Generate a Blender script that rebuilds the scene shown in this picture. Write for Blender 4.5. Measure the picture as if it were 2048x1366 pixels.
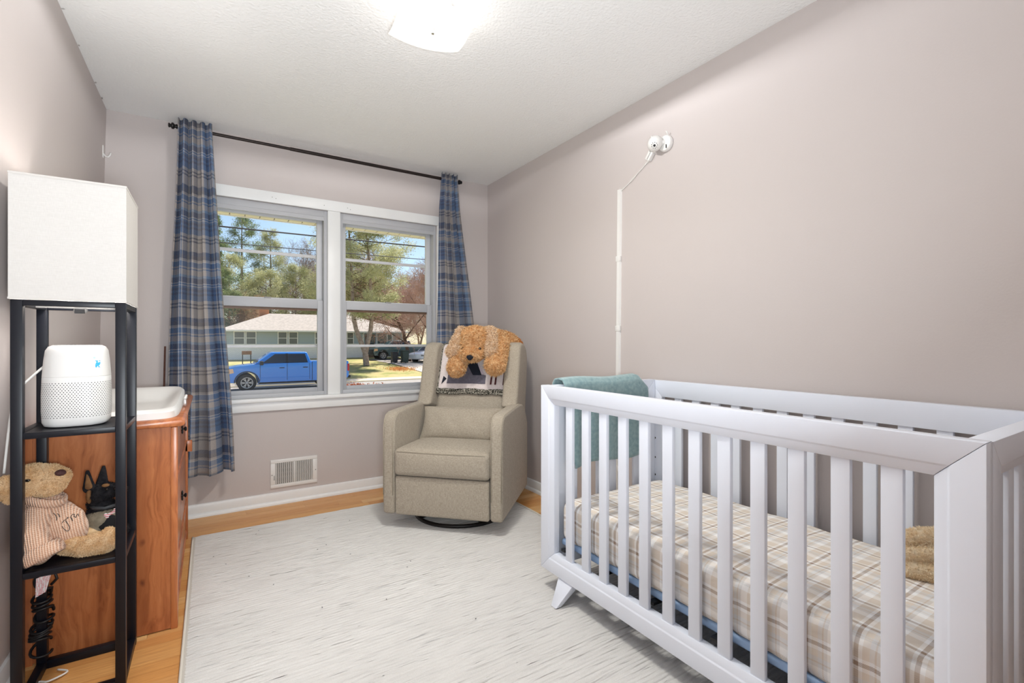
import bpy, bmesh, math, random
import numpy as np
from mathutils import Vector, Matrix, Quaternion
from mathutils.bvhtree import BVHTree

for o in list(bpy.data.objects): bpy.data.objects.remove(o)
SC = bpy.context.scene
COL = SC.collection
R = math.radians
def S(r, g, b):
    f = lambda c: (c/255/12.92) if c <= 10 else ((c/255+.055)/1.055)**2.4
    return (f(r), f(g), f(b))

# ------------------------------------------------------------------ camera
cam = bpy.data.cameras.new('camera')
cam.sensor_width = 36; cam.lens = 954/2048*36; cam.clip_start = .02; cam.clip_end = 400
camo = bpy.data.objects.new('camera', cam); COL.objects.link(camo)
camo.location = (0, 0, 1.099); camo.rotation_euler = (R(90), 0, R(-32.3))
SC.camera = camo

# ------------------------------------------------------------------ world, sun, lights, exposure
SUN_DIR = Vector((.50, .50, 1.0)).normalized()
w = bpy.data.worlds.new('world'); SC.world = w; w.use_nodes = True
sky = w.node_tree.nodes.new('ShaderNodeTexSky'); sky.sky_type = 'NISHITA'
sky.sun_disc = False; sky.sun_elevation = math.asin(SUN_DIR.z)
sky.sun_rotation = math.atan2(SUN_DIR.x, SUN_DIR.y); sky.air_density = 1.0; sky.dust_density = .6; sky.ozone_density = 1.6
bg = w.node_tree.nodes['Background']; bg.inputs[1].default_value = .14
w.node_tree.links.new(sky.outputs[0], bg.inputs[0])
sun = bpy.data.lights.new('sun', 'SUN'); sun.energy = 7; sun.angle = R(.6); sun.color = (1, .95, .87)
so = bpy.data.objects.new('sun', sun); COL.objects.link(so)
so.rotation_euler = (-SUN_DIR).to_track_quat('-Z', 'Y').to_euler()
# unseen fill lamp added in the doorway to brighten the room and ceiling
fl = bpy.data.lights.new('doorway_fill', 'AREA'); fl.shape = 'DISK'; fl.size = .3; fl.energy = 39; fl.color = (.88, .95, 1); fl.spread = R(160)
fo = bpy.data.objects.new('doorway_fill', fl); COL.objects.link(fo)
fo.location = (.06, -.05, 1.05); fo.rotation_euler = Vector((-.08, 1.14, 1.0)).to_track_quat('-Z', 'Y').to_euler()
SC.view_settings.view_transform = 'Standard'; SC.view_settings.look = 'None'
SC.view_settings.gamma = 1; SC.view_settings.use_curve_mapping = False
SC.view_settings.exposure = 0.13

# ------------------------------------------------------------------ helpers
PM = {}
def tag(o, label=None, cat=None, group=None, kind=None):
    if label: o['label'] = label
    if cat: o['category'] = cat
    if group: o['group'] = group
    if kind: o['kind'] = kind
    return o
def thing(name, label, cat, loc=(0, 0, 0), rz=0, group=None, kind=None):
    o = bpy.data.objects.new(name, None); COL.objects.link(o); o.empty_display_size = .05
    o.location = loc; o.rotation_euler = (0, 0, rz)
    PM[o.name] = Matrix.Translation(loc) @ Matrix.Rotation(rz, 4, 'Z')
    return tag(o, label, cat, group, kind)
def finish(me, name, mat, parent, smooth, local, structure, label=None):
    """link a mesh whose vertices are in world space (or local to its parent)"""
    if mat is not None: me.materials.append(mat)
    if smooth:
        me.polygons.foreach_set('use_smooth', [True]*len(me.polygons))
        if smooth is not True: me.set_sharp_from_angle(angle=R(smooth))
    o = bpy.data.objects.new(name, me); COL.objects.link(o)
    if parent is not None:
        o.parent = parent; PM[o.name] = PM.get(parent.name, Matrix())
        if not local: me.transform(PM[parent.name].inverted())
    elif structure:
        PM[o.name] = Matrix(); o['kind'] = 'structure'
    else:
        co = np.empty(len(me.vertices)*3); me.vertices.foreach_get('co', co); co = co.reshape(-1, 3)
        a, b = co.min(0), co.max(0); c = ((a[0]+b[0])/2, (a[1]+b[1])/2, a[2])
        me.transform(Matrix.Translation([-v for v in c])); o.location = c
        PM[o.name] = Matrix.Translation(c)
    if label: o['label'] = label
    return o
class MB:
    def __init__(s): s.v = []; s.f = []; s.uv = None
    def add(s, v, f):
        n = len(s.v); s.v += [tuple(p) for p in v]; s.f += [tuple(i+n for i in q) for q in f]; return s
    def box(s, x0, x1, y0, y1, z0, z1):
        return s.add([(x0,y0,z0),(x1,y0,z0),(x1,y1,z0),(x0,y1,z0),(x0,y0,z1),(x1,y0,z1),(x1,y1,z1),(x0,y1,z1)],
                     [(3,2,1,0),(4,5,6,7),(0,1,5,4),(1,2,6,5),(2,3,7,6),(3,0,4,7)])
    def obox(s, c, sz, m=None):
        m = m or Matrix(); c = Vector(c); hx, hy, hz = [a/2 for a in sz]
        v = [c + m @ Vector(p) for p in [(-hx,-hy,-hz),(hx,-hy,-hz),(hx,hy,-hz),(-hx,hy,-hz),(-hx,-hy,hz),(hx,-hy,hz),(hx,hy,hz),(-hx,hy,hz)]]
        return s.add(v, [(3,2,1,0),(4,5,6,7),(0,1,5,4),(1,2,6,5),(2,3,7,6),(3,0,4,7)])
    def hexa(s, a, b):
        """a, b: two quads (lists of 4 points, same order)"""
        return s.add(list(a)+list(b), [(3,2,1,0),(4,5,6,7),(0,1,5,4),(1,2,6,5),(2,3,7,6),(3,0,4,7)])
    def prism(s, poly, axis, a0, a1):
        n = len(poly)
        mk = {'x': lambda p, a: (a, p[0], p[1]), 'y': lambda p, a: (p[0], a, p[1]), 'z': lambda p, a: (p[0], p[1], a)}[axis]
        return s.add([mk(p, a0) for p in poly]+[mk(p, a1) for p in poly],
                     [tuple(range(n))[::-1], tuple(range(n, 2*n))]+[(i, (i+1) % n, n+(i+1) % n, n+i) for i in range(n)])
    def tube(s, path, r, n=8, closed=False):
        P = [Vector(p) for p in path]; m = len(P)
        rr = r if isinstance(r, (list, tuple)) else [r]*m
        t = [(P[(i+1) % m]-P[i-1]).normalized() if closed else (P[min(i+1, m-1)]-P[max(i-1, 0)]).normalized() for i in range(m)]
        u = t[0].orthogonal().normalized(); V = []
        for i in range(m):
            if i:
                q = t[i-1].rotation_difference(t[i]); u = q @ u
            u = (u - t[i]*u.dot(t[i])).normalized(); w_ = t[i].cross(u)
            V += [P[i]+(u*math.cos(2*math.pi*k/n)+w_*math.sin(2*math.pi*k/n))*rr[i] for k in range(n)]
        F = []
        for i in range(m if closed else m-1):
            j = (i+1) % m
            F += [(i*n+k, i*n+(k+1) % n, j*n+(k+1) % n, j*n+k) for k in range(n)]
        if not closed: F += [tuple(range(n))[::-1], tuple(range((m-1)*n, m*n))]
        return s.add(V, F)
    def lathe(s, prof, n=24, m=None, caps=True):
        m = m or Matrix(); V = []; F = []
        for r, z in prof:
            V += [m @ Vector((r*math.cos(2*math.pi*k/n), r*math.sin(2*math.pi*k/n), z)) for k in range(n)]
        for i in range(len(prof)-1):
            F += [(i*n+k, i*n+(k+1) % n, (i+1)*n+(k+1) % n, (i+1)*n+k) for k in range(n)]
        if caps: F += [tuple(range(n))[::-1], tuple(range((len(prof)-1)*n, len(prof)*n))]
        return s.add(V, F)
    def ball(s, c, r, n=12, k=8, m=None):
        rad = r if isinstance(r, (tuple, list)) else (r, r, r)
        m = m or Matrix()
        prof = [(math.sin(math.pi*(.02+.96*i/k)), -math.cos(math.pi*(.02+.96*i/k))) for i in range(k+1)]
        return s.lathe(prof, n, Matrix.Translation(c) @ m.to_4x4() @ Matrix.Diagonal((*rad, 1)))
    def grid(s, fn, nu, nv, uvfn=None, flip=False):
        b = len(s.v)
        for j in range(nv+1):
            for i in range(nu+1): s.v.append(tuple(fn(i/nu, j/nv)))
        for j in range(nv):
            for i in range(nu):
                q = (b+j*(nu+1)+i, b+j*(nu+1)+i+1, b+(j+1)*(nu+1)+i+1, b+(j+1)*(nu+1)+i)
                s.f.append(q[::-1] if flip else q)
        if uvfn:
            s.uv = s.uv or {}
            for j in range(nv+1):
                for i in range(nu+1): s.uv[b+j*(nu+1)+i] = uvfn(i/nu, j/nv)
        return s
    def mesh(s, name):
        me = bpy.data.meshes.new(name); me.from_pydata(s.v, [], s.f); me.update()
        if s.uv:
            l = me.uv_layers.new(name='UVMap')
            for lp in me.loops: l.data[lp.index].uv = s.uv.get(lp.vertex_index, (0, 0))
        return me
    def build(s, name, mat=None, parent=None, smooth=False, local=False, structure=False, bevel=0, seg=2, label=None, ang=30):
        me = s.mesh(name)
        if bevel:
            bm = bmesh.new(); bm.from_mesh(me)
            ed = [e for e in bm.edges if len(e.link_faces) == 2 and e.calc_face_angle(0) > R(ang)]
            bmesh.ops.bevel(bm, geom=ed, offset=bevel, segments=seg, profile=.5, affect='EDGES', clamp_overlap=True)
            bmesh.ops.recalc_face_normals(bm, faces=bm.faces)
            bm.to_mesh(me); bm.free()
            if smooth is False: smooth = 40
        else:
            bm = bmesh.new(); bm.from_mesh(me); bmesh.ops.recalc_face_normals(bm, faces=bm.faces); bm.to_mesh(me); bm.free()
        return finish(me, name, mat, parent, smooth, local, structure, label)
def np_mesh(name, V, F):
    V = np.asarray(V, float); F = np.asarray(F, np.int32); k = F.shape[1]
    me = bpy.data.meshes.new(name)
    me.vertices.add(len(V)); me.vertices.foreach_set('co', V.ravel())
    me.loops.add(F.size); me.loops.foreach_set('vertex_index', F.ravel())
    me.polygons.add(len(F)); me.polygons.foreach_set('loop_start', np.arange(0, F.size, k, dtype=np.int32))
    me.update(); me.validate(); return me
def blob(name, parts, voxel, smooth=8, fac=.5):
    """soft body: overlapping ellipsoids fused into one continuous surface. parts: (center, radii, rot) or (p0, p1, r0, r1)"""
    b = MB()
    for p in parts:
        if len(p) == 4:
            p0, p1 = Vector(p[0]), Vector(p[1]); n = max(3, int((p1-p0).length/(min(p[2], p[3])*.5))+1)
            for i in range(n+1):
                t = i/n; b.ball(p0.lerp(p1, t), p[2]+(p[3]-p[2])*t, 14, 8)
        else: b.ball(p[0], p[1], 16, 10, p[2] if len(p) > 2 else None)
    o = bpy.data.objects.new('tmp', b.mesh('tmp')); COL.objects.link(o)
    m = o.modifiers.new('r', 'REMESH'); m.mode = 'VOXEL'; m.voxel_size = voxel
    m = o.modifiers.new('s', 'SMOOTH'); m.iterations = smooth; m.factor = fac
    dg = bpy.context.evaluated_depsgraph_get()
    me = bpy.data.meshes.new_from_object(o.evaluated_get(dg)); me.name = name
    bpy.data.objects.remove(o); return me
def tri_arrays(me):
    me.calc_loop_triangles()
    V = np.empty(len(me.vertices)*3); me.vertices.foreach_get('co', V); V = V.reshape(-1, 3)
    T = np.empty(len(me.loop_triangles)*3, np.int32); me.loop_triangles.foreach_get('vertices', T)
    return V, T.reshape(-1, 3)
def fur(me, name, n, length, width, mat, parent, seed=0, comb=(0, 0, -.6), curl=.5, keep=None):
    """short pile standing on a soft body (mesh already in its thing's space), as bent two-segment blades"""
    rg = np.random.default_rng(seed); V, T = tri_arrays(me)
    A, B, C = V[T[:, 0]], V[T[:, 1]], V[T[:, 2]]; N = np.cross(B-A, C-A); a = np.linalg.norm(N, axis=1)
    k = rg.choice(len(T), n, p=a/a.sum()); r1 = np.sqrt(rg.random((n, 1))); r2 = rg.random((n, 1))
    P = A[k]*(1-r1)+B[k]*r1*(1-r2)+C[k]*r1*r2; Nn = N[k]/(a[k][:, None]+1e-12)
    if keep is not None:
        m = keep(P); P, Nn = P[m], Nn[m]; n = len(P)
    L = length*(.6+.8*rg.random((n, 1))); W = width*(.6+.8*rg.random((n, 1)))
    D = Nn+.7*np.array(comb)*rg.random((n, 1))+curl*rg.normal(size=(n, 3)); D /= np.linalg.norm(D, axis=1)[:, None]
    D2 = D*.5+np.array(comb)*.5+curl*rg.normal(size=(n, 3)); D2 /= np.linalg.norm(D2, axis=1)[:, None]
    Q = np.cross(D, rg.normal(size=(n, 3))); Q /= np.linalg.norm(Q, axis=1)[:, None]
    P = P-Nn*.001
    M = P+D*L*.55; E = M+D2*L*.5
    VV = np.stack([P-Q*W/2, P+Q*W/2, M+Q*W*.45, M-Q*W*.45, E], 1).reshape(-1, 3)
    i = np.arange(n)[:, None]*5
    F = np.concatenate([i+[0, 1, 2], i+[0, 2, 3], i+[3, 2, 4]], 0)
    o = finish(np_mesh(name, VV, F), name, mat, parent, True, True, False)
    o['kind'] = 'stuff'; return o
def smooth_path(P, k=5):
    P = [Vector(p) for p in P]; out = []
    for i in range(len(P)-1):
        a, b_, c_, d = P[max(i-1, 0)], P[i], P[i+1], P[min(i+2, len(P)-1)]
        for j in range(k):
            t = j/k; out.append(.5*((2*b_)+(c_-a)*t+(2*a-5*b_+4*c_-d)*t*t+(3*b_-a-3*c_+d)*t**3))
    return out+[P[-1]]
def part_mesh(me, name, mat, parent, smooth=True):
    return finish(me, name, mat, parent, smooth, False, False)
def copy_tree(o, loc=None, rz=None, parent=None, label=None):
    c = o.copy(); COL.objects.link(c)
    if parent is not None: c.parent = parent
    if loc is not None: c.location = loc
    if rz is not None: c.rotation_euler = (0, 0, rz)
    if label: c['label'] = label
    for ch in list(o.children): copy_tree(ch, parent=c)
    return c

# ------------------------------------------------------------------ materials
class G:
    def __init__(s, name, col=(.8, .8, .8), rough=.5, spec=.5, metal=0, sheen=0):
        s.m = bpy.data.materials.new(name); s.m.use_nodes = True; s.t = s.m.node_tree
        s.b = s.t.nodes['Principled BSDF']; s.o = s.t.nodes['Material Output']
        s.b.inputs['Base Color'].default_value = (*col, 1); s.b.inputs['Roughness'].default_value = rough
        s.b.inputs['Specular IOR Level'].default_value = spec; s.b.inputs['Metallic'].default_value = metal
        s.b.inputs['Sheen Weight'].default_value = sheen; s._tc = None
    def n(s, t, props=None, **inp):
        x = s.t.nodes.new('ShaderNode'+t)
        for k, v in (props or {}).items(): setattr(x, k, v)
        for k, v in inp.items():
            i = x.inputs[int(k[1:])] if k[0] == 'i' and k[1:].isdigit() else x.inputs[k.replace('_', ' ')]
            s.set(i, v)
        return x
    def set(s, i, v):
        if isinstance(v, bpy.types.NodeSocket): s.t.links.new(v, i)
        elif isinstance(v, (tuple, list)) and len(v) == 3 and i.type == 'RGBA': i.default_value = (*v, 1)
        else: i.default_value = v
    def tc(s, k='Object'):
        if s._tc is None: s._tc = s.t.nodes.new('ShaderNodeTexCoord')
        return s._tc.outputs[k]
    def map(s, vec, scale=(1, 1, 1), loc=(0, 0, 0), rot=(0, 0, 0)):
        return s.n('Mapping', None, Vector=vec, Scale=scale, Location=loc, Rotation=rot).outputs[0]
    def noise(s, vec, scale=5, detail=3, rough=.5, dist=0):
        return s.n('TexNoise', None, Vector=vec, Scale=scale, Detail=detail, Roughness=rough, Distortion=dist).outputs[0]
    def ramp(s, fac, stops, interp='LINEAR'):
        x = s.n('ValToRGB', None, Fac=fac); r = x.color_ramp; r.interpolation = interp
        while len(r.elements) < len(stops): r.elements.new(.5)
        for e, (p, c) in zip(r.elements, stops): e.position = p; e.color = (*c, 1) if len(c) == 3 else c
        return x.outputs[0]
    def mix(s, fac, a, b, blend='MIX'):
        x = s.n('Mix', {'data_type': 'RGBA', 'blend_type': blend}); s.set(x.inputs[0], fac); s.set(x.inputs[6], a); s.set(x.inputs[7], b)
        return x.outputs[2]
    def math(s, op, a, b=0, c=0):
        x = s.n('Math', {'operation': op}); s.set(x.inputs[0], a); s.set(x.inputs[1], b); s.set(x.inputs[2], c); return x.outputs[0]
    def sep(s, vec): return s.n('SeparateXYZ', None, Vector=vec).outputs
    def rand(s): return s.n('ObjectInfo').outputs['Random']
    def col(s, c): s.set(s.b.inputs['Base Color'], c); return s
    def bump(s, h, st=.3, d=.01):
        s.t.links.new(s.n('Bump', None, Height=h, Strength=st, Distance=d).outputs[0], s.b.inputs['Normal']); return s
def plain(name, col, rough=.5, spec=.5, metal=0): return G(name, col, rough, spec, metal).m
def noisy(name, c1, c2, scale, rough=.6, bump=0, bd=.002, spec=.3, detail=4, vec=None, lo=.3, hi=.7, sheen=0):
    g = G(name, c1, rough, spec, sheen=sheen); v = g.tc()
    if vec: v = g.map(v, vec)
    f = g.noise(v, scale, detail); g.col(g.ramp(f, [(lo, c1), (hi, c2)]))
    if bump: g.bump(f, bump, bd)
    return g.m
def soft(name, c1, c2, scale=30, trans=.25, rough=.9):
    """leaf or fur: diffuse with some light passing through"""
    g = G(name, c1, rough, .1); c = g.ramp(g.noise(g.tc(), scale, 3), [(.3, c1), (.7, c2)]); g.col(c)
    t = g.n('BsdfTranslucent', None, Color=c); mx = g.n('MixShader', None, i0=trans)
    g.t.links.new(g.b.outputs[0], mx.inputs[1]); g.t.links.new(t.outputs[0], mx.inputs[2]); g.t.links.new(mx.outputs[0], g.o.inputs[0])
    return g.m

def m_wall():
    g = G('greige_wall_paint', S(198, 189, 186), .62, .3); v = g.tc()
    f = g.noise(v, 160, 2); g.col(g.mix(g.noise(v, 1.3, 2), S(200, 191, 188), S(195, 186, 183))); g.bump(f, .12, .002); return g.m
def m_ceiling():
    g = G('stippled_ceiling_paint', S(240, 240, 239), .9, .1); v = g.tc()
    a = g.noise(v, 75, 4, .6); b = g.n('TexVoronoi', {'feature': 'SMOOTH_F1'}, Vector=v, Scale=95.0).outputs[0]
    g.bump(g.math('ADD', a, g.math('MULTIPLY', b, -.8)), .42, .005); return g.m
def m_plank():
    g = G('honey_oak_floor', (.6, .4, .2), .32, .3); r = g.rand(); v = g.tc()
    v2 = g.n('VectorMath', {'operation': 'ADD'}, i0=v, i1=g.n('CombineXYZ', None, X=g.math('MULTIPLY', r, 37), Y=g.math('MULTIPLY', r, 11), Z=0.0).outputs[0]).outputs[0]
    base = g.ramp(r, [(0, S(226, 172, 108)), (.3, S(216, 154, 88)), (.55, S(238, 194, 132)), (.8, S(208, 142, 78)), (1, S(230, 178, 112))])
    gr = g.noise(g.map(v2, (3, 60, 60)), 3, 5, .65, .3)
    c = g.mix(g.ramp(gr, [(.35, (0, 0, 0)), (.75, (.55, .55, .55))]), base, S(165, 104, 58))
    g.col(c); g.bump(gr, .06, .002); return g.m
def m_dresser(name, axis, dark=1.0):
    g = G(name, (.5, .25, .12), .3, .5); v = g.tc()
    sc = {'z': (34, 34, 1.4), 'y': (34, 1.4, 34)}[axis]
    d = g.noise(g.map(v, (5, 5, 2.2)), 1.6, 3)
    vv = g.n('VectorMath', {'operation': 'MULTIPLY_ADD'}, i0=g.n('CombineXYZ', None, X=d, Y=d, Z=d).outputs[0], i1=(.10, .10, .05), i2=v).outputs[0]
    gr = g.noise(g.map(vv, sc), 1.5, 5, .6, .2)
    band = g.noise(g.map(v, (7, 7, .25)), 2.0, 1)
    k = lambda c: tuple(a*dark for a in c)
    c = g.ramp(gr, [(.25, k(S(132, 70, 38))), (.5, k(S(176, 105, 62))), (.78, k(S(196, 126, 78)))])
    c = g.mix(g.ramp(band, [(.42, (0, 0, 0)), (.58, (.55, .55, .55))]), c, k(S(140, 76, 42)))
    kn = g.n('TexVoronoi', None, Vector=g.map(vv, (13, 13, 8), (.37, .11, .62)), Scale=1.0, Randomness=1.0).outputs[0]
    msk = g.math('GREATER_THAN', g.noise(g.map(v, (6, 6, 4)), 1.0, 0), .54)
    c = g.mix(g.math('MULTIPLY', g.math('MULTIPLY', msk, .8), g.ramp(kn, [(.05, (1, 1, 1)), (.16, (0, 0, 0))])), c, k(S(92, 42, 26)))
    g.col(c); return g.m
def m_linen(name, c1, c2, scale=1.0):
    g = G(name, c1, .95, .1, sheen=.15); v = g.tc()
    a = g.noise(g.map(v, (90*scale, 90*scale, 700*scale)), 1, 2); b = g.noise(g.map(v, (700*scale, 700*scale, 60*scale)), 1, 2)
    f = g.math('MULTIPLY', g.math('ADD', a, b), .5); g.col(g.ramp(f, [(.38, c1), (.62, c2)])); g.bump(f, .35, .002); return g.m
def m_plaid_curtain():
    g = G('blue_grey_plaid_cloth', (.3, .3, .4), .95, .05, sheen=.2)
    uv = g.sep(g.tc('UV')); navy, blue, sky_, bg_, dk, wh = S(84, 102, 142), S(102, 144, 194), S(158, 190, 222), S(226, 218, 212), S(104, 104, 120), S(250, 247, 243)
    def stripes(x, per, off):
        f = g.math('FRACT', g.math('ADD', g.math('MULTIPLY', x, 1/per), off))
        st = [(0, bg_), (.10, dk), (.125, bg_), (.15, dk), (.175, bg_), (.22, blue), (.30, navy), (.33, blue), (.36, navy), (.40, blue), (.43, wh), (.442, blue), (.47, wh), (.482, navy), (.56, sky_), (.60, bg_), (.68, blue), (.70, bg_), (.725, blue), (.80, wh), (.812, bg_), (.84, dk), (.90, navy), (.96, bg_)]
        return g.ramp(f, st, 'CONSTANT')
    a = stripes(uv[0], .43, .13); b = stripes(uv[1], .40, .32)
    tw = g.math('FRACT', g.math('MULTIPLY', g.math('ADD', uv[0], uv[1]), 330))
    c = g.mix(g.math('ADD', g.math('MULTIPLY', g.math('GREATER_THAN', tw, .5), .12), .42), a, b)
    nz = g.noise(g.map(g.tc('UV'), (260, 260, 1)), 1, 2)
    c = g.mix(.22, c, g.ramp(nz, [(.3, S(120, 124, 140)), (.7, S(232, 228, 226))])); g.col(c); g.bump(nz, .3, .001)
    t = g.n('BsdfTranslucent', None, Color=c); mx = g.n('MixShader', None, i0=.58)
    g.t.links.new(g.b.outputs[0], mx.inputs[1]); g.t.links.new(t.outputs[0], mx.inputs[2]); g.t.links.new(mx.outputs[0], g.o.inputs[0])
    return g.m
def m_plaid_sheet():
    g = G('beige_plaid_sheet', (.7, .65, .6), .95, .05)
    uv = g.sep(g.tc('UV')); wh, be, gr, ta, tn = S(248, 246, 244), S(226, 214, 200), S(218, 217, 216), S(160, 138, 122), S(204, 188, 172)
    def stripes(x, per, off):
        f = g.math('FRACT', g.math('ADD', g.math('MULTIPLY', x, 1/per), off))
        return g.ramp(f, [(0, be), (.20, wh), (.36, gr), (.44, tn), (.47, gr), (.56, be), (.70, wh), (.78, ta), (.86, wh), (.93, be)], 'CONSTANT')
    a = stripes(uv[0], .115, .2); b = stripes(uv[1], .115, .05)
    tw = g.math('FRACT', g.math('MULTIPLY', g.math('ADD', uv[0], uv[1]), 260))
    c = g.mix(g.math('ADD', g.math('MULTIPLY', g.math('GREATER_THAN', tw, .5), .2), .40), a, b)
    g.col(c); g.bump(g.noise(g.tc(), 14, 3), .35, .02); return g.m
def m_rug():
    g = G('pale_grey_rug_pile', S(222, 220, 217), 1.0, .05, sheen=.1); v = g.tc()
    a = g.noise(g.map(v, (7, 110, 1)), 1, 4, .7); b = g.noise(g.map(v, (1.2, 2.2, 1)), 1, 3, .6); d = g.noise(v, 420, 2)
    c = g.ramp(a, [(.30, S(214, 212, 210)), (.5, S(223, 221, 218)), (.8, S(229, 227, 224))])
    c = g.mix(g.ramp(b, [(.4, (0, 0, 0)), (.75, (.35, .35, .35))]), c, S(196, 193, 190))
    c = g.mix(.12, c, g.ramp(d, [(.3, S(140, 138, 136)), (.7, S(255, 254, 252))])); g.col(c)
    g.bump(g.math('ADD', d, g.math('MULTIPLY', a, .3)), .25, .003); return g.m
def m_glass(name='window_glass', tint=(1, 1, 1), gl=.05):
    g = G(name); t = g.n('BsdfTransparent', None, Color=tint); s_ = g.n('BsdfGlossy', None, Color=(1, 1, 1), Roughness=.3)
    mx = g.n('MixShader', None, i0=gl); g.t.links.new(t.outputs[0], mx.inputs[1]); g.t.links.new(s_.outputs[0], mx.inputs[2])
    g.t.links.new(mx.outputs[0], g.o.inputs[0]); return g.m
def m_emit(name, col, st):
    g = G(name); e = g.n('Emission', None, Color=col, Strength=st); g.t.links.new(e.outputs[0], g.o.inputs[0]); return g.m
M = dict(
    wall=m_wall(), ceiling=m_ceiling(), plank=m_plank(), subfloor=plain('dark_floor_joint', S(92, 56, 30), .8),
    trim=noisy('white_trim_paint', S(238, 238, 237), S(230, 231, 231), 3, .35, spec=.45), vinyl=plain('grey_vinyl_sash', S(180, 181, 185), .45),
    vinyl2=plain('light_vinyl_frame', S(204, 205, 208), .45), glass=m_glass(gl=.006), gap=plain('brown_sash_gasket', S(110, 84, 66), .7),
    dresser=m_dresser('pine_veneer', 'z', 1.05), dresser2=m_dresser('orange_pine_edge', 'z', 1.15), dressertop=m_dresser('pine_top', 'y', 1.15),
    black=plain('black_painted_wood', S(17, 19, 27), .38, .3), blackmetal=plain('black_metal', S(28, 26, 26), .38, .5, .3), bronze=plain('dark_bronze_rod', S(46, 38, 36), .4, .5, .5),
    linen=m_linen('oatmeal_linen', S(150, 140, 125), S(184, 174, 159)), piping=plain('linen_piping', S(170, 160, 143), .95),
    plaid=m_plaid_curtain(), sheet=m_plaid_sheet(), rug=m_rug(), white=plain('white_lacquer', S(229, 234, 245), .3, .5), plastic=plain('white_plastic', S(229, 227, 224), .38, .5),
    greyplastic=plain('grey_plastic', S(150, 148, 146), .5), darkhole=plain('dark_hole', S(44, 44, 46), .8), chrome=plain('brushed_nickel', S(200, 196, 188), .3, .5, .9),
    cord_w=plain('white_cord', S(232, 230, 226), .5), cord_b=plain('black_cord', S(22, 22, 24), .45),
    teal=noisy('teal_fleece', S(120, 148, 152), S(146, 170, 172), 60, 1, .4, .003, .05, sheen=.4), bluemat=plain('pale_blue_vinyl', S(150, 178, 214), .5),
)

# ================================================================== the room
XL, XR, YB, YN, ZC = -.508, 2.014, 3.577, -.12, 2.44
XLB = -.558                      # the left wall leans out a little towards the floor
def xl(z): return XLB+(XL-XLB)*z/ZC
floor = MB().box(XLB-.2, XR+.15, -1.5, YB+.15, -.12, -.0195).build('floor', M['subfloor'], structure=True)
tag(floor, 'honey coloured narrow strip hardwood floor', 'floor')
random.seed(4)
y = YB; row = 0; PW = .057
while y > -.15:
    x = xl(0)-.02-random.random()*.7
    while x < XR:
        L = random.uniform(.55, 1.25); a, b = max(x, xl(0)-.01), min(x+L, XR+.005)
        if b-a > .03:
            z = -.0005*random.random()
            MB().box(a+.0004, b-.0004, y-PW+.0004, y-.0004, -.0195, z).build('plank', M['plank'], floor)
        x += L
    y -= PW; row += 1
MB().box(XLB-.1, 1.2, -1.5, y, -.0195, 0).build('hall_floor', M['plank'], floor)
ceil = MB().box(XLB-.3, XR+.3, -1.6, YB+.15, ZC, ZC+.14).build('ceiling', M['ceiling'], structure=True)
tag(ceil, 'white stippled ceiling', 'ceiling')
chip = MB()
random.seed(2)
for i in range(7):
    yy = random.uniform(1.9, 3.5); s_ = random.uniform(.003, .008)
    chip.obox((XL+.006*random.random()+.002, yy, ZC-.001), (s_, s_*2.2, .003), Matrix.Rotation(random.random(), 3, 'Z'))
chip.build('chipped_edge', plain('bare_plaster', S(186, 182, 178), .9), ceil, label='small chips of bare plaster along the left edge')
# window opening in the back wall
WX0, WX1, WZ0, WZ1, MU0, MU1 = -.044, 1.54, .70, 2.03, .705, .791
m = MB(); Y2 = YB+.15
m.box(XLB-.2, WX0, YB, Y2, -.1, ZC+.02).box(WX1, XR+.2, YB, Y2, -.1, ZC+.02).box(WX0, WX1, YB, Y2, -.1, WZ0).box(WX0, WX1, YB, Y2, WZ1, ZC+.02)
tag(m.build('wall_back', M['wall'], structure=True), 'greige painted wall around the double window', 'wall')
m = MB().add([(xl(-.1), -1.5, -.1), (xl(-.1)-.15, -1.5, -.1), (xl(-.1)-.15, YB+.02, -.1), (xl(-.1), YB+.02, -.1),
              (xl(ZC+.02), -1.5, ZC+.02), (xl(ZC+.02)-.15, -1.5, ZC+.02), (xl(ZC+.02)-.15, YB+.02, ZC+.02), (xl(ZC+.02), YB+.02, ZC+.02)],
             [(3,2,1,0),(4,5,6,7),(0,1,5,4),(1,2,6,5),(2,3,7,6),(3,0,4,7)])
tag(m.build('wall_left', M['wall'], structure=True), 'greige painted wall beside the shelf lamp', 'wall')
tag(MB().box(XR, XR+.15, -1.5, YB+.02, -.1, ZC+.02).build('wall_right', M['wall'], structure=True), 'long greige painted wall behind the white crib', 'wall')
# wall with the doorway the photograph is taken from, and the hall behind it
m = MB().box(.62, XR, YN-.12, YN, -.1, ZC+.02).box(XLB-.1, -.46, YN-.12, YN, -.1, ZC+.02).box(-.46, .62, YN-.12, YN, 2.05, ZC+.02)
m.box(XLB-.1, XR+.1, -1.5, -1.4, -.1, ZC+.02)
tag(m.build('wall_front', M['wall'], structure=True), 'greige wall with the open doorway behind the viewer', 'wall')
# baseboards with shoe moulding
def bb(name, poly, axis, a0, a1, lab):
    o = MB().prism(poly, axis, a0, a1).build(name, M['trim'], structure=True, smooth=40); tag(o, lab, 'baseboard')
def bprof(s, w0): return [(w0, 0), (w0+s*.026, 0), (w0+s*.026, .012), (w0+s*.020, .021), (w0+s*.013, .024), (w0+s*.013, .066), (w0+s*.009, .077), (w0, .08)]
bb('baseboard_back', bprof(-1, YB), 'x', xl(0), XR, 'white baseboard under the window')
bb('baseboard_right', bprof(-1, XR), 'y', YN, YB, 'white baseboard along the wall behind the crib')
bb('baseboard_left', bprof(1, xl(.04)), 'y', YN, YB, 'white baseboard along the wall behind the dresser')
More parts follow.
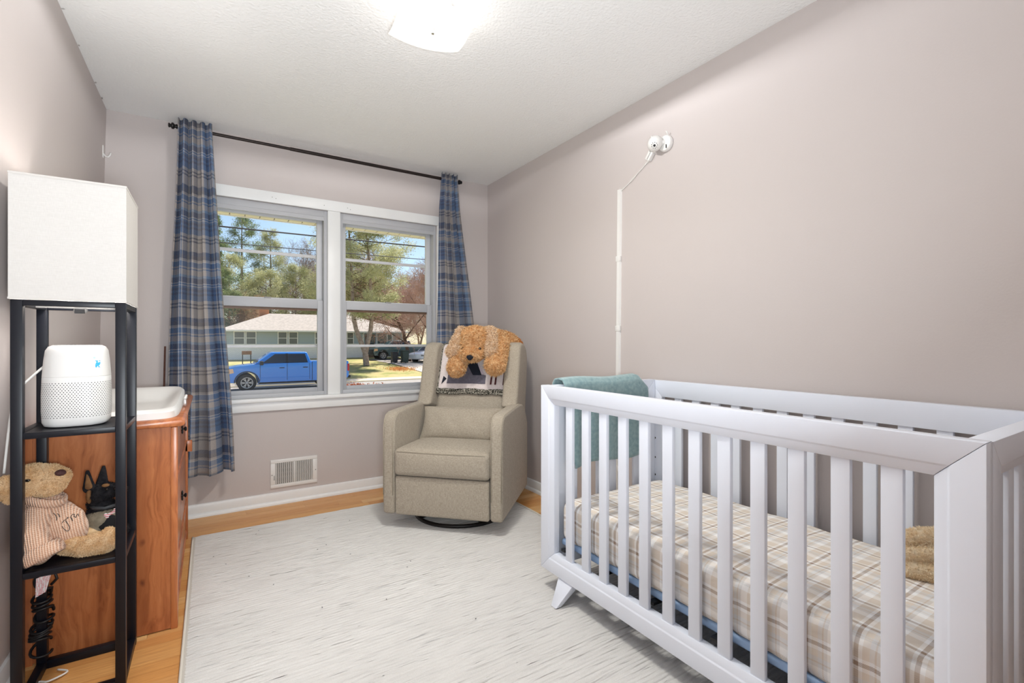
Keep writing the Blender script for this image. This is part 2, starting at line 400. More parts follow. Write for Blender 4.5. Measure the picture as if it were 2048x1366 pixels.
# casing of the window
t1 = thing('trim_1', 'white painted window casing with sill', 'window trim', (.748, YB, .635), kind='structure')
MB().box(WX0-.07, WX1+.07, YB-.018, YB, 2.03, 2.104).build('head_casing', M['trim'], t1, bevel=.003)
MB().box(WX0-.07, WX0, YB-.018, YB, .722, 2.03).build('side_casing', M['trim'], t1, bevel=.003)
MB().box(WX1, WX1+.07, YB-.018, YB, .722, 2.03).build('side_casing', M['trim'], t1, bevel=.003)
MB().box(MU0, MU1, YB-.014, YB+.09, .722, 2.03).build('mullion', M['trim'], t1, bevel=.003)
MB().box(WX0-.085, WX1+.085, YB-.040, YB+.02, .697, .722).build('sill_board', M['trim'], t1, bevel=.005)
MB().box(WX0-.06, WX1+.06, YB-.017, YB, .635, .697).build('apron', M['trim'], t1, bevel=.003)
for x, z in ((.35, 2.066), (.372, 2.06), (.68, 2.062), (.84, 2.066), (.86, 2.058)):
    MB().lathe([(.0028, 0), (.002, .0012)], 8, Matrix.Translation((x, YB-.0181, z)) @ Matrix.Rotation(R(90), 4, 'X')).build('nail_hole', M['greyplastic'], t1)
def window(n, x0, x1, lab):
    w_ = thing('window_%d' % n, lab, 'window', ((x0+x1)/2, YB+.06, .722), kind='structure')
    V, V2 = M['vinyl'], M['vinyl2']
    def rect(name, xa, xb, za, zb, wl, wt, wb, y0, y1, mat, parent=w_):
        o = None
        for nm, q in (('stile', (xa, xa+wl, y0, y1, za, zb)), ('stile', (xb-wl, xb, y0, y1, za, zb)), ('top_rail', (xa+wl, xb-wl, y0, y1, zb-wt, zb)), ('bottom_rail', (xa+wl, xb-wl, y0, y1, za, za+wb))):
            p = MB().box(*q).build(nm if o else name, mat, parent if o is None else o, bevel=.002); o = o or p
    rect('window_frame', x0, x1, .722, 2.03, .022, .045, .022, YB+.008, YB+.135, V)
    for k, (za, zb) in enumerate(((1.985, 2.03),)):
        for j in range(3): MB().box(x0+.022, x1-.022, YB+.010+j*.016, YB+.018+j*.016, 1.958+j*.004, 1.985).build('track_rib', V, w_)
    for j in range(2): MB().box(x0+.022, x1-.022, YB+.006+j*.02, YB+.022+j*.02, .722, .748-j*.006).build('sill_rib', V, w_, bevel=.002)
    xa, xb = x0+.022, x1-.022
    rect('upper_sash', xa, xb, 1.372, 1.985, .036, .032, .030, YB+.078, YB+.104, V2)
    rect('lower_sash', xa, xb, .742, 1.394, .036, .060, .030, YB+.048, YB+.074, V)
    MB().box(xa+.036, xb-.036, YB+.090, YB+.093, 1.40, 1.955).build('pane', M['glass'], w_)
    MB().box(xa+.036, xb-.036, YB+.060, YB+.063, .77, 1.336).build('pane', M['glass'], w_)
    MB().box(xa+.036, xb-.036, YB+.064, YB+.074, 1.318, 1.336).build('gasket', M['gap'], w_)
    MB().box(xa, xb, YB+.112, YB+.122, 1.702, 1.724).build('muntin_bar', V2, w_, bevel=.003)
    MB().box(xa, xb, YB+.112, YB+.122, 1.056, 1.076).build('muntin_bar', V2, w_, bevel=.003)
    MB().box((xa+xb)/2-.02, (xa+xb)/2+.02, YB+.052, YB+.072, 1.394, 1.404).build('sash_lock', M['greyplastic'], w_, bevel=.002)
window(1, WX0, MU0, 'left double hung window looking out on the blue pickup')
window(2, MU1, WX1, 'right double hung window looking out on the lawn')
# eave outside the window: soffit boards and roof edge
eave = thing('soffit', 'cream boarded underside of the eave outside the window', 'soffit', (.7, 4.1, 2.1), kind='structure')
for i in range(-16, 36):
    x = 1.077+.1055*i
    MB().box(x+.004, x+.1015, Y2-.01, 4.40, 2.104, 2.116).build('soffit_board', noisy('cream_soffit', S(240, 234, 220), S(228, 220, 204), 6, .7) if 'cream_soffit' not in bpy.data.materials else bpy.data.materials['cream_soffit'], eave)
MB().box(-1.6, 5, Y2-.02, 4.42, 2.117, 2.16).build('roof_deck', plain('eave_deck', S(120, 96, 66), .8), eave)
MB().box(-1.6, 5, 4.42, 4.44, 2.104, 2.30).build('fascia', M['trim'], eave)
MB().add([(-1.6, 4.46, 2.28), (5, 4.46, 2.28), (5, 1.5, 3.6), (-1.6, 1.5, 3.6), (-1.6, 4.46, 2.32), (5, 4.46, 2.32), (5, 1.5, 3.64), (-1.6, 1.5, 3.64)],
         [(3,2,1,0),(4,5,6,7),(0,1,5,4),(1,2,6,5),(2,3,7,6),(3,0,4,7)]).build('roof_slope', plain('grey_shingle_roof', S(110, 104, 98), .9), eave)

# ================================================================== rug
def rug():
    x0, x1, y0, y1 = -.083, 1.757, .46, 3.20; rg = np.random.default_rng(1)
    pitch = .0175; nr = int((y1-y0)/pitch); per = 8; ny = nr*per; nx = 46
    Y = np.linspace(y0, y1, ny+1); X = np.linspace(x0, x1, nx+1); ph = (np.arange(ny+1) % per)/per
    prof = np.abs(np.sin(np.pi*ph))**.6
    amp = .0020+.0016*rg.random((ny//per+1, nx+1)).repeat(per, 0)[:ny+1]
    amp *= np.clip(.35+.75*(X-.1)/1.1, .35, 1.1)[None, :]
    Z = .0082+amp*prof[:, None]+.0005*rg.normal(size=(ny+1, nx+1))
    wob = .0012*rg.normal(size=(ny+1, nx+1))
    V = np.stack([np.broadcast_to(X, Z.shape), Y[:, None]+wob, Z], -1)
    V[:, 0, 2] = V[:, -1, 2] = .004; V[0, :, 2] = V[-1, :, 2] = .004
    i = np.arange(ny)[:, None]*(nx+1)+np.arange(nx)[None, :]
    F = np.stack([i, i+1, i+nx+2, i+nx+1], -1).reshape(-1, 4)
    t = thing('rug', 'large pale grey ribbed area rug on the wood floor', 'rug', ((x0+x1)/2, (y0+y1)/2, 0))
    finish(np_mesh('pile', V.reshape(-1, 3), F), 'pile', M['rug'], t, True, False, False)
    MB().box(x0, x1, y0, y1, .0005, .0055).build('backing', M['subfloor'] and plain('rug_backing', S(196, 190, 182), .9), t)
    e = plain('cream_edge_binding', S(222, 216, 205), .95)
    for xx in (x0, x1): MB().tube([(xx, y0+(y1-y0)*k/40, .006+.0006*math.sin(k*1.7)) for k in range(41)], .005, 6).build('edge_binding', e, t, smooth=True)
    b = MB(); random.seed(3)
    for k in range(16):
        xx, yy = random.uniform(0, 1.0), random.uniform(1.5, 3.1); b.obox((xx, yy, .0135), (.006, .003, .001), Matrix.Rotation(random.random()*3, 3, 'Z'))
    tag(b.build('lint', M['darkhole'], t, label='tiny dark specks of lint'), kind='stuff')
rug()

# ================================================================== curtains and rod
RZ, RY = 2.386, 3.487
rod = thing('curtain_rod', 'dark bronze curtain rod with ball finials over the window', 'curtain rod', (.75, RY, RZ))
MB().tube([(-.17, RY, RZ), (.75, RY, RZ), (1.68, RY, RZ)], .0095, 14).build('pole', M['bronze'], rod, smooth=40)
MB().tube([(.45, RY, RZ), (.75, RY, RZ), (1.68, RY, RZ)], .0115, 14).build('pole_sleeve', M['bronze'], rod, smooth=40)
for x, s_ in ((-.17, -1), (1.68, 1)):
    mt = Matrix.Translation((x, RY, RZ)) @ Matrix.Rotation(R(90)*s_, 4, 'Y')
    MB().lathe([(.011, -.004), (.013, .0), (.013, .004), (.009, .006), (.009, .010), (.017, .014), (.0185, .020), (.017, .026), (.009, .029), (.009, .032), (.013, .035), (.012, .041), (.004, .043)], 18, mt).build('finial', M['blackmetal'], rod, smooth=50)
    bx_ = x-s_*.03
    MB().box(bx_-.006, bx_+.006, RY+.002, YB, RZ-.006, RZ+.004).box(bx_-.012, bx_+.012, YB-.004, YB, RZ-.03, RZ+.03).build('bracket', M['bronze'], rod)
def curtain(label, top, bot, zt, zb, nf, W, seed, ex=1.2, shift=0, vo=0, yb=0):
    rg = random.Random(seed); p = [rg.uniform(-.5, .5) for _ in range(8)]
    b = MB(); nu, nv = nf*16, 70
    def fn(s_, t):
        e = t**ex; xa, xb = top[0]+(bot[0]-top[0])*e, top[1]+(bot[1]-top[1])*e
        ss = s_+.05*math.sin(2*math.pi*s_*1.5+p[0]*6+t*1.5)*t
        k_ = max(0, 1-t/.12); A = (.024+.020*t)*(1-.35*k_)*(1+.35*math.sin(s_*7+p[1]*5+t*2))
        th = 2*math.pi*nf*s_+p[2]+.9*t*math.sin(3*s_+p[3]*6)
        x = xa+(xb-xa)*ss+.010*math.sin(th*2+1)*(.3+t)+.006*math.sin(9*t+p[4]*5)*t
        yy = RY-.002-.027*k_+yb*t+A*math.sin(th)+.008*math.sin(5*t+s_*4)*t
        z = zt+(zb-zt)*t+.008*math.sin(s_*9+p[5])*t+(.006*math.cos(th) if t < .01 else 0)
        return (x, min(yy, YB-.012), z)
    b.grid(fn, nu, nv, lambda s_, t: (s_*W*(1+.0*t)+shift, (1-t)*(zt-zb)+vo))
    o = b.build('curtain', M['plaid'], smooth=True); so_ = o.modifiers.new('cloth', 'SOLIDIFY'); so_.thickness = .0016
    return tag(o, label, 'curtain', 'plaid curtains on the rod')
curtain('blue and grey plaid curtain hanging beside the dresser, left of the window', (-.165, .005), (-.245, .128), RZ+.040, .285, 4, .62, 3, 1.15, .02, .1, -.02)
curtain('blue and grey plaid curtain hanging behind the recliner, right of the window', (1.535, 1.668), (1.49, 1.96), RZ+.038, .285, 4, .60, 8, 1.1, .09, .1)
lin = MB().grid(lambda s_, t: (-.237-.010*t+.012*s_, YB-.016-.03*s_, 1.07-.5*t), 3, 20).build('curtain_lining', noisy('brown_curtain_lining', S(104, 70, 60), S(128, 92, 80), 40, .9))
cl = [o for o in bpy.data.objects if o.name == 'curtain'][0]
lin.parent = cl; lin.location = lin.location-cl.location; lin['label'] = 'reddish brown edge of the lining behind the curtain'

# ================================================================== vent, hook, baby monitor, cable raceway
v = thing('wall_register', 'white metal heating register low on the wall under the window', 'vent', (.488, YB, .108))
x0, x1, z0, z1 = .341, .635, .110, .300
for q in ((x0, x1, z1-.024, z1), (x0, x1, z0, z0+.024), (x0, x0+.03, z0+.024, z1-.024), (x1-.03, x1, z0+.024, z1-.024), (.483, .493, z0+.024, z1-.024)):
    MB().box(q[0], q[1], YB-.008, YB, q[2], q[3]).build('frame', M['plastic'], v, bevel=.002)
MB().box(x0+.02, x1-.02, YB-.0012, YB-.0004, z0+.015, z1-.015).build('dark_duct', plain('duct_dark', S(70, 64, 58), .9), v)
for a, b_ in ((x0+.03, .483), (.493, x1-.03)):
    for i in range(9):
        xx = a+(b_-a)*(i+.5)/9
        MB().obox((xx, YB-.005, (z0+z1)/2), (.0016, .011, z1-z0-.048), Matrix.Rotation(R(38), 3, 'Z')).build('louver', M['plastic'], v)
for i in range(5):
    zz = z0+.036+i*.03; MB().box(x0+.03, x1-.03, YB-.003, YB-.0018, zz, zz+.003).build('damper_rib', M['greyplastic'], v)
for xx in (x0+.009, x1-.011): MB().lathe([(.004, 0), (.003, .0018)], 10, Matrix.Translation((xx, YB-.008, .2)) @ Matrix.Rotation(R(90), 4, 'X')).build('screw', M['greyplastic'], v)
MB().box(x0+.02, x0+.025, YB-.012, YB-.008, .165, .195).build('lever', M['greyplastic'], v)
hk = thing('wall_hook', 'small white adhesive hook near the corner above the dresser', 'hook', (xl(2.166), 3.507, 2.13))
hx = xl(2.16)
MB().box(hx, hx+.004, 3.497, 3.517, 2.135, 2.205).build('plate', M['plastic'], hk, bevel=.0015)
MB().tube([(hx+.004, 3.507, 2.16), (hx+.012, 3.507, 2.146), (hx+.024, 3.507, 2.144), (hx+.032, 3.507, 2.155), (hx+.035, 3.507, 2.17)], .004, 8).build('prong', M['plastic'], hk, smooth=True)
# monitor
bmn = thing('baby_monitor_camera', 'white round baby monitor camera mounted high on the right wall', 'baby monitor', (XR, 1.675, 2.09))
rx = Matrix.Rotation(R(-90), 4, 'Y')
MB().lathe([(.040, 0), (.042, .006), (.042, .016), (.038, .022), (.02, .026)], 28, Matrix.Translation((XR, 1.672, 2.130)) @ rx).build('wall_base', M['plastic'], bmn, smooth=40)
MB().tube([(XR-.02, 1.672, 2.132), (XR-.04, 1.69, 2.134)], .014, 12).build('neck', M['plastic'], bmn, smooth=40)
hd = MB().ball((XR-.050, 1.708, 2.134), (.036, .040, .040), 22, 14).build('head', M['plastic'], bmn, smooth=True)
fd = Vector((-.62, -.45, -.55)).normalized(); q = fd.to_track_quat('Z', 'Y').to_matrix().to_4x4()
fc = Vector((XR-.050, 1.708, 2.134))+fd*.026
MB().lathe([(.025, -.004), (.026, .004), (.021, .009), (.004, .011)], 24, Matrix.Translation(fc) @ q).build('face_ring', M['plastic'], hd, smooth=40)
MB().lathe([(.0065, .010), (.006, .014), (.001, .015)], 16, Matrix.Translation(fc) @ q).build('lens', M['darkhole'], hd, smooth=40)
for k in range(9):
    a = 2*math.pi*k/9; pz = Matrix.Translation(fc) @ q @ Vector((.0145*math.cos(a), .0145*math.sin(a), .0095))
    MB().ball(pz, .0022, 8, 5).build('infrared_dot', M['darkhole'], hd)
MB().tube([(XR-.012, 1.66, 2.166), (XR-.018, 1.655, 2.178), (XR-.03, 1.652, 2.182)], .004, 8).build('antenna', M['plastic'], bmn, smooth=True)
MB().tube([(XR-.058, 1.722, 2.166), (XR-.060, 1.724, 2.176)], .004, 8).build('antenna', M['plastic'], bmn, smooth=True)
for dz in (-.004, .004): MB().obox((XR-.027, 1.655, 2.107+dz), (.004, .0035, .010)).build('vent_slot', M['darkhole'], bmn)
pa = thing('power_adapter', 'small white plug box on the wall just below the baby monitor', 'adapter', (XR, 1.775, 2.07))
rt = Matrix.Rotation(R(38), 3, 'X')
MB().obox((XR-.012, 1.775, 2.098), (.024, .034, .048), rt).build('box', M['plastic'], pa, bevel=.004)
MB().obox((XR-.0245, 1.772, 2.097), (.002, .003, .042), rt).build('seam', M['greyplastic'], pa)
MB().ball((XR-.0245, 1.765, 2.118), .0022, 8, 5).build('pin_hole', M['darkhole'], pa)
cb = thing('monitor_cable', 'thin white cable running from the raceway up to the monitor', 'cable', (XR, 1.9, 1.97))
for off, ph in ((0, 0), (.004, 2.2)):
    MB().tube([(XR-.004-.003*math.sin(k*.9+ph)**2, 2.005+(1.79-2.005)*k/14+off+.004*math.sin(k*.8+ph), 1.965+(2.08-1.965)*k/14-.006*math.sin(math.pi*k/14)) for k in range(15)], .0017, 6).build('cable_strand', M['cord_w'], cb, smooth=True)
MB().tube([(XR-.008, 1.79, 2.078), (XR-.01, 1.784, 2.086)], .0035, 8).build('plug_tip', M['plastic'], cb, smooth=True)
MB().tube([(XR-.02, 1.755, 2.112), (XR-.03, 1.735, 2.10), (XR-.035, 1.715, 2.108)], .002, 6).build('cable_strand', M['cord_w'], cb, smooth=True)
rw = thing('cable_raceway', 'white plastic cable cover running down the wall behind the crib', 'cable cover', (XR, 2.01, .09))
zz = [1.98, 1.58, 1.175, .76, .36, .085]
for i in range(5):
    ya, yb_ = 2.008+.012*(1.98-zz[i]), 2.008+.012*(1.98-zz[i+1])
    def qd(yc, z): return [(XR, yc-.015, z), (XR, yc+.015, z), (XR-.013, yc+.010, z), (XR-.013, yc-.010, z)]
    MB().hexa(qd(yb_, zz[i+1]), qd(ya, zz[i])).build('channel', M['plastic'], rw)
    if i: MB().box(XR-.0155, XR, ya-.0175, ya+.0175, zz[i]-.016, zz[i]+.016).build('coupler', M['plastic'], rw, bevel=.003)

# ================================================================== ceiling light
LX, LY = .745, 1.765
cl_ = thing('ceiling_light', 'square frosted glass flush ceiling light with metal finial', 'ceiling light', (LX, LY, 2.33))
MB().lathe([(.075, 2.40), (.078, 2.41), (.078, 2.437), (.07, 2.44)], 28, Matrix.Translation((LX, LY, 0))).build('canopy', M['trim'], cl_, smooth=40)
g = G('frosted_patterned_glass', (.95, .92, .86), .4); v_ = g.tc()
f = g.n('TexVoronoi', {'feature': 'DISTANCE_TO_EDGE'}, Vector=v_, Scale=34.0).outputs[0]
e = g.n('Emission', None, Color=g.ramp(f, [(.02, S(255, 241, 228)), (.2, S(255, 249, 242))]), Strength=1.3)
tr = g.n('BsdfTransparent', None, Color=(1, .98, .94)); mx = g.n('MixShader', None, i0=.7)
g.t.links.new(tr.outputs[0], mx.inputs[1]); g.t.links.new(e.outputs[0], mx.inputs[2]); g.t.links.new(mx.outputs[0], g.o.inputs[0])
def plate(s_, t):
    a, b_ = (s_-.5)*2, (t-.5)*2; rz_ = R(-8); x, y_ = a*.145*(1+.02*b_), b_*.145
    return (LX+x*math.cos(rz_)-y_*math.sin(rz_), LY+x*math.sin(rz_)+y_*math.cos(rz_), 2.347-.012*(1-a*a*.8)*(1-b_*b_*.8)+.022*(a*a*b_*b_))
pl = MB().grid(plate, 20, 20).build('glass_plate', g.m, cl_, smooth=True); pl.modifiers.new('th', 'SOLIDIFY').thickness = .005
MB().lathe([(.0065, 2.318), (.009, 2.322), (.0095, 2.328), (.006, 2.332), (.011, 2.335), (.011, 2.339)], 14, Matrix.Translation((LX, LY, 0))).build('finial', M['chrome'], cl_, smooth=50)
MB().tube([(LX, LY, 2.335), (LX, LY, 2.41)], .004, 8).build('stem', M['chrome'], cl_)
for k, (dx, dy) in enumerate(((-.055, -.02), (.055, .02))):
    MB().ball((LX+dx, LY+dy, 2.385), .022, 14, 10).build('bulb', m_emit('warm_bulb_%d' % k, (1, .93, .82), 14), cl_, smooth=True)
    L = bpy.data.lights.new('bulb_light', 'AREA'); L.shape = 'DISK'; L.size = .14; L.energy = 122; L.color = (.965, .985, 1)
    lo = bpy.data.objects.new('bulb_light', L); COL.objects.link(lo); lo.location = (LX+dx, LY+dy, 2.358)
    L = bpy.data.lights.new('bulb_glow', 'POINT'); L.energy = 1.6; L.shadow_soft_size = .02; L.color = (1, .965, .92)
    lo = bpy.data.objects.new('bulb_glow', L); COL.objects.link(lo); lo.location = (LX+dx, LY+dy, 2.372)

def rgrid(c, half, r, m=8, k=4, deform=None, mat=None):
    """rounded, finely gridded box -> MB (for cushions); deform(u,v,w,pos) in -1..1 box coordinates"""
    c = Vector(c); vs = {}; b = MB(); mt = mat or Matrix.Identity(3)
    rr = [min(r, h_*.98) for h_ in half]
    def coords(h_, r_):
        a = [-h_+r_*i/k for i in range(k+1)]; mid = [-(h_-r_)+2*(h_-r_)*i/m for i in range(1, m)]
        return a+mid+[-v_ for v_ in a[::-1]]
    cs = [coords(h_, r_) for h_, r_ in zip(half, rr)]
    def vid(q):
        key = tuple(round(x, 6) for x in q)
        if key not in vs:
            inn = Vector([max(-(half[i]-rr[i]), min(half[i]-rr[i], q[i])) for i in range(3)])
            d = Vector([(q[i]-inn[i])/rr[i] for i in range(3)])
            if d.length > 1e-9: d.normalize()
            p = inn+Vector([d[i]*rr[i] for i in range(3)])
            uvw = [q[i]/half[i] for i in range(3)]
            if deform: p = Vector(deform(*uvw, p))
            vs[key] = len(b.v); b.v.append(tuple(c+mt @ p))
        return vs[key]
    for ax in range(3):
        i1, i2 = (ax+1) % 3, (ax+2) % 3
        for sg in (-1, 1):
            A, B_ = cs[i1], cs[i2]
            for i in range(len(A)-1):
                for j in range(len(B_)-1):
                    qs = []
                    for (ii, jj) in ((i, j), (i+1, j), (i+1, j+1), (i, j+1)):
                        q = [0, 0, 0]; q[ax] = sg*half[ax]; q[i1] = A[ii]; q[i2] = B_[jj]; qs.append(vid(q))
                    if len(set(qs)) == 4: b.f.append(tuple(qs if sg > 0 else qs[::-1]))
    return b

# ================================================================== crib
crib = thing('crib', 'white slatted wooden crib along the right wall', 'crib', (1.62, 1.01, 0))
CX0, CX1, CY0, CY1, CZ0, CZ1 = 1.25, 1.99, .285, 1.735, .096, .905
PROF = [(0, .0), (.054, 0), (.058, .004), (.064, .0045), (.082, .012), (.082, .040), (.0, .040)]
def frame(a0, a1, z0, z1, f, names, prof=PROF):
    e = .0005
    cor = lambda i, t: [(a0+t, z0+t), (a1-t, z0+t), (a1-t, z1-t), (a0+t, z1-t)][i]
    for i, nm in zip(range(4), names):
        j = (i+1) % 4; A, B_ = [], []
        for t, n in prof:
            p, q = Vector(cor(i, t)), Vector(cor(j, t)); d = (q-p).normalized()*e; p, q = p+d, q-d
            A.append(f(p.x, p.y, n)); B_.append(f(q.x, q.y, n))
        k = len(prof)
        MB().add(A+B_, [tuple(range(k))[::-1], tuple(range(k, 2*k))]+[(x, (x+1) % k, k+(x+1) % k, k+x) for x in range(k)]).build(nm, M['white'], crib, bevel=.0015, seg=2, smooth=30)
NM = ('bottom_rail', 'post', 'top_rail', 'post')
frame(CY0, CY1, CZ0, CZ1, lambda a, z, n: (CX0+n, a, z), NM)
frame(CY0, CY1, CZ0, CZ1-.006, lambda a, z, n: (CX1-n, a, z), NM)
frame(CX0+.041, CX1-.041, CZ0, CZ1-.002, lambda a, z, n: (a, CY0+n, z), NM)
frame(CX0+.041, CX1-.041, CZ0, CZ1-.002, lambda a, z, n: (a, CY1-n, z), NM)
sl = None
def slat(x, y, rz):
    global sl
    if sl is None:
        sl = MB().box(-.008, .008, -.021, .021, CZ0+.07, CZ1-.07).build('slat', M['white'], crib, local=True, bevel=.003); o = sl
    else: o = sl.copy(); COL.objects.link(o)
    o.location = (x-1.62, y-1.01, 0); o.rotation_euler = (0, 0, rz)
for i in range(12):
    yy = .441+.10165*i; slat(CX0+.024, yy, 0); slat(CX1-.024, yy, 0)
for i in range(6):
    xx = CX0+.041+.082+(CX1-CX0-.082-.164)*(i+.5)/6; slat(xx, CY0+.024, R(90)); slat(xx, CY1-.024, R(90))
for far in (0, 1):
    for back in (0, 1):
        Yc = (lambda v: v) if far else (lambda v: CY0+CY1-v)
        xt = (1.262, 1.312) if not back else (1.978, 1.928); xb = (1.183, 1.213) if not back else (2.005, 1.975)
        a = [(xb[0], Yc(1.540), .0125), (xb[1], Yc(1.540), .0125), (xb[1], Yc(1.574), .0125), (xb[0], Yc(1.574), .0125)]
        b_ = [(xt[0], Yc(1.520), .10), (xt[1], Yc(1.520), .10), (xt[1], Yc(1.622), .10), (xt[0], Yc(1.622), .10)]
        MB().hexa(a, b_).build('leg', M['white'], crib, bevel=.004)
for k in range(6):
    yk = CY0+.12+.242*k; MB().box(CX0+.03, CX1-.03, yk-.012, yk+.012, .195, .2045).build('support_bar', M['blackmetal'], crib)
for y_, z in ((1.64, .60), (1.64, .50), (1.64, .41)):
    MB().lathe([(.005, 0), (.004, .0015)], 10, Matrix.Translation((CX1-.0405, y_+.055, z)) @ Matrix.Rotation(R(-90), 4, 'Y')).build('bolt_hole', M['darkhole'], crib)
# mattress with fitted sheet
mt_ = thing('crib_mattress', 'crib mattress in a beige plaid fitted sheet inside the crib', 'mattress', (1.62, 1.01, .2055))
def mdef(u, v, w_, p):
    n = .004*math.sin(v*19+u*3)+.003*math.sin(v*37+1+u*7)
    dz = .010*max(0, w_)*(1-u**4)*(1-v**4)
    if abs(u) > .95: p = p+Vector((math.copysign(1, u)*(n*.9+.002*math.sin(v*61)), 0, 0))
    return p+Vector((0, 0, dz+(n*.35 if w_ > .9 else 0)))
b = rgrid((1.62, 1.01, .3145), (.318, .655, .0885), .040, 40, 5, mdef)
sh = b.build('fitted_sheet', M['sheet'], mt_, smooth=True)
me = sh.data; uvl = me.uv_layers.new(name='UVMap')
for p in me.polygons:
    n = p.normal
    for li in p.loop_indices:
        co = me.vertices[me.loops[li].vertex_index].co; x, y_, z = co.x, co.y, co.z
        dz = .205-z; edge = lambda a, h_: a+math.copysign(max(0, dz)*.9, a) if abs(a) > h_ else a
        uvl.data[li].uv = (edge(x, .30), edge(y_, .64))
rgrid((1.62, 1.01, .2195), (.314, .651, .014), .010, 4, 3).build('mattress_base', M['bluemat'], mt_, smooth=True)
# teal blanket over the far end of the crib
path = [(1.756, .74), (1.757, .80), (1.757, .86), (1.755, .905), (1.742, .922), (1.715, .927), (1.690, .922), (1.676, .905), (1.671, .86), (1.668, .78), (1.666, .70), (1.665, .62), (1.664, .54)]
def blk(s_, t):
    k = t*(len(path)-1); i = min(int(k), len(path)-2); f_ = k-i
    y_, z = [path[i][q]+(path[i+1][q]-path[i][q])*f_ for q in (0, 1)]
    x = 1.335+.555*s_; inn = max(0, t-.6)/.4
    z += inn*(.025*s_-.012+.012*math.sin(s_*7))
    if s_ > .86: z -= (s_-.86)*.35*(1-abs(t-.45)); x -= (s_-.86)*.15
    x += inn*(.05*(1-s_))
    y_ -= inn*.006*math.sin(s_*16+2)+.002*math.sin(s_*31)*inn
    z += .004*math.sin(s_*9)*(1-inn)
    return (x, y_+.0015, z)
o = MB().grid(blk, 60, 60).build('baby_blanket', M['teal'], smooth=True); o.modifiers.new('th', 'SOLIDIFY').thickness = .007
o.modifiers['th'].offset = 1
tag(o, 'teal fleece blanket draped over the far end of the crib', 'blanket')
# floppy plush in the near corner of the crib
pb = thing('plush_bunny', 'tan floppy plush toy curled up on the crib mattress', 'plush toy', (1.79, .54, .405))
me = blob('body', [((1.725, 0.560, .432), (1.760, 0.505, .428), .022, .024), ((1.760, 0.505, .428), (1.815, 0.475, .428), .024, .024), ((1.815, 0.475, .428), (1.875, 0.495, .432), .024, .026),
                   ((1.735, 0.575, .470), (1.785, 0.525, .472), .020, .022), ((1.785, 0.525, .472), (1.845, 0.515, .470), .022, .026),
                   ((1.745, 0.600, .50), (1.795, 0.560, .515), .019, .022), ((1.795, 0.560, .515), (1.855, 0.520, .51), .024, .03), ((1.885, 0.500, .47), (.05, .045, .05)), ((1.865, 0.545, .45), (.06, .05, .04))], .005, 2)
for p_ in me.vertices: p_.co.z = max(p_.co.z, .4095)
tan1 = soft('tan_plush', S(244, 222, 186), S(252, 240, 216), 60, .4)
part_mesh(me, 'body', tan1, pb); fur(me, 'fur', 9000, .008, .0028, tan1, pb, 3, (0, 0, -.3), .6)
me = blob('ear', [((1.875, 0.485, .51), (1.890, 0.475, .56), .017, .014), ((1.890, 0.475, .56), (1.880, 0.490, .585), .014, .010)], .004, 3)
part_mesh(me, 'ear', tan1, pb); fur(me, 'fur', 1500, .008, .0028, tan1, pb, 4, (0, 0, -.2), .6)
MB().obox((1.800, 0.488, .462), (.03, .022, .002), Matrix.Rotation(.5, 3, 'X')).build('care_tag', M['plastic'], pb)

# ================================================================== recliner
CH = (1.36, 2.76, .011)
ch = thing('recliner', 'oatmeal linen swivel recliner with wings in the corner by the window', 'recliner', CH, R(-45))
Lm = M['linen']
ring = [(.285*math.cos(2*math.pi*k/48), .285*math.sin(2*math.pi*k/48), .012) for k in range(48)]
MB().tube(ring, .0115, 8, closed=True).build('swivel_ring', M['blackmetal'], ch, local=True, smooth=True)
sp = MB()
for k in range(4):
    a = R(45+90*k); sp.tube([(.05*math.cos(a), .05*math.sin(a), .045), (.28*math.cos(a), .28*math.sin(a), .015)], .011, 6)
sp.lathe([(.06, .02), (.06, .09), (.045, .12)], 16).build('swivel_hub', M['blackmetal'], ch, local=True)
rgrid((0, 0, .19), (.285, .33, .105), .02, 4, 3).build('seat_base', Lm, ch, local=True, smooth=True)
arm = [(-.357, .082), (-.361, .20), (-.361, .585), (-.352, .632), (-.332, .660), (-.300, .674), (-.20, .678), (0, .682), (.12, .684), (.20, .672), (.28, .63), (.34, .57), (.372, .53), (.374, .30), (.37, .082)]
for s_ in (-1, 1):
    MB().prism(arm, 'x', s_*.288, s_*.362).build('arm', Lm, ch, local=True, bevel=.017, seg=4, smooth=60, ang=40)
    ed = [(s_*.350, y_, z) for y_, z in arm[1:11]]
    for xx in (.296, .354): MB().tube([(s_*xx, y_-.001 if y_ < -.3 else y_, z-.0045) for y_, z in arm[1:11]], .0026, 6).build('piping', M['piping'], ch, local=True, smooth=True)
rgrid((0, -.335, .195), (.284, .026, .112), .014, 8, 3, lambda u, v_, w_, p: p+Vector((0, -.006*(1-u*u)*(1-w_*w_) if v_ < 0 else 0, 0))).build('footrest_panel', Lm, ch, local=True, smooth=True)
def cdef(u, v_, w_, p):
    d = Vector((0, 0, 0))
    if w_ > .4: d.z += .016*(1-u**4)*(1-v_**4)-.012*(v_+1)*.5
    if v_ < -.4: d.y -= .014*(1-u**4)*(1-w_**2)
    return p+d
rgrid((0, -.13, .389), (.289, .245, .078), .030, 12, 5, cdef).build('seat_cushion', Lm, ch, local=True, smooth=True)
MB().tube([(-.265, -.3735, .452), (-.1, -.381, .455), (.1, -.381, .455), (.265, -.3735, .452)], .0022, 6).build('piping', M['piping'], ch, local=True, smooth=True)
th = math.atan2(.23, .62); rb = Matrix.Rotation(-th, 3, 'X')
rgrid((0, .275, .745), (.252, .075, .335), .05, 8, 5, lambda u, v_, w_, p: p+Vector((0, -.018*(1-u**2)*(1-w_**4) if v_ < 0 else 0, 0)), rb).build('backrest', Lm, ch, local=True, smooth=True)
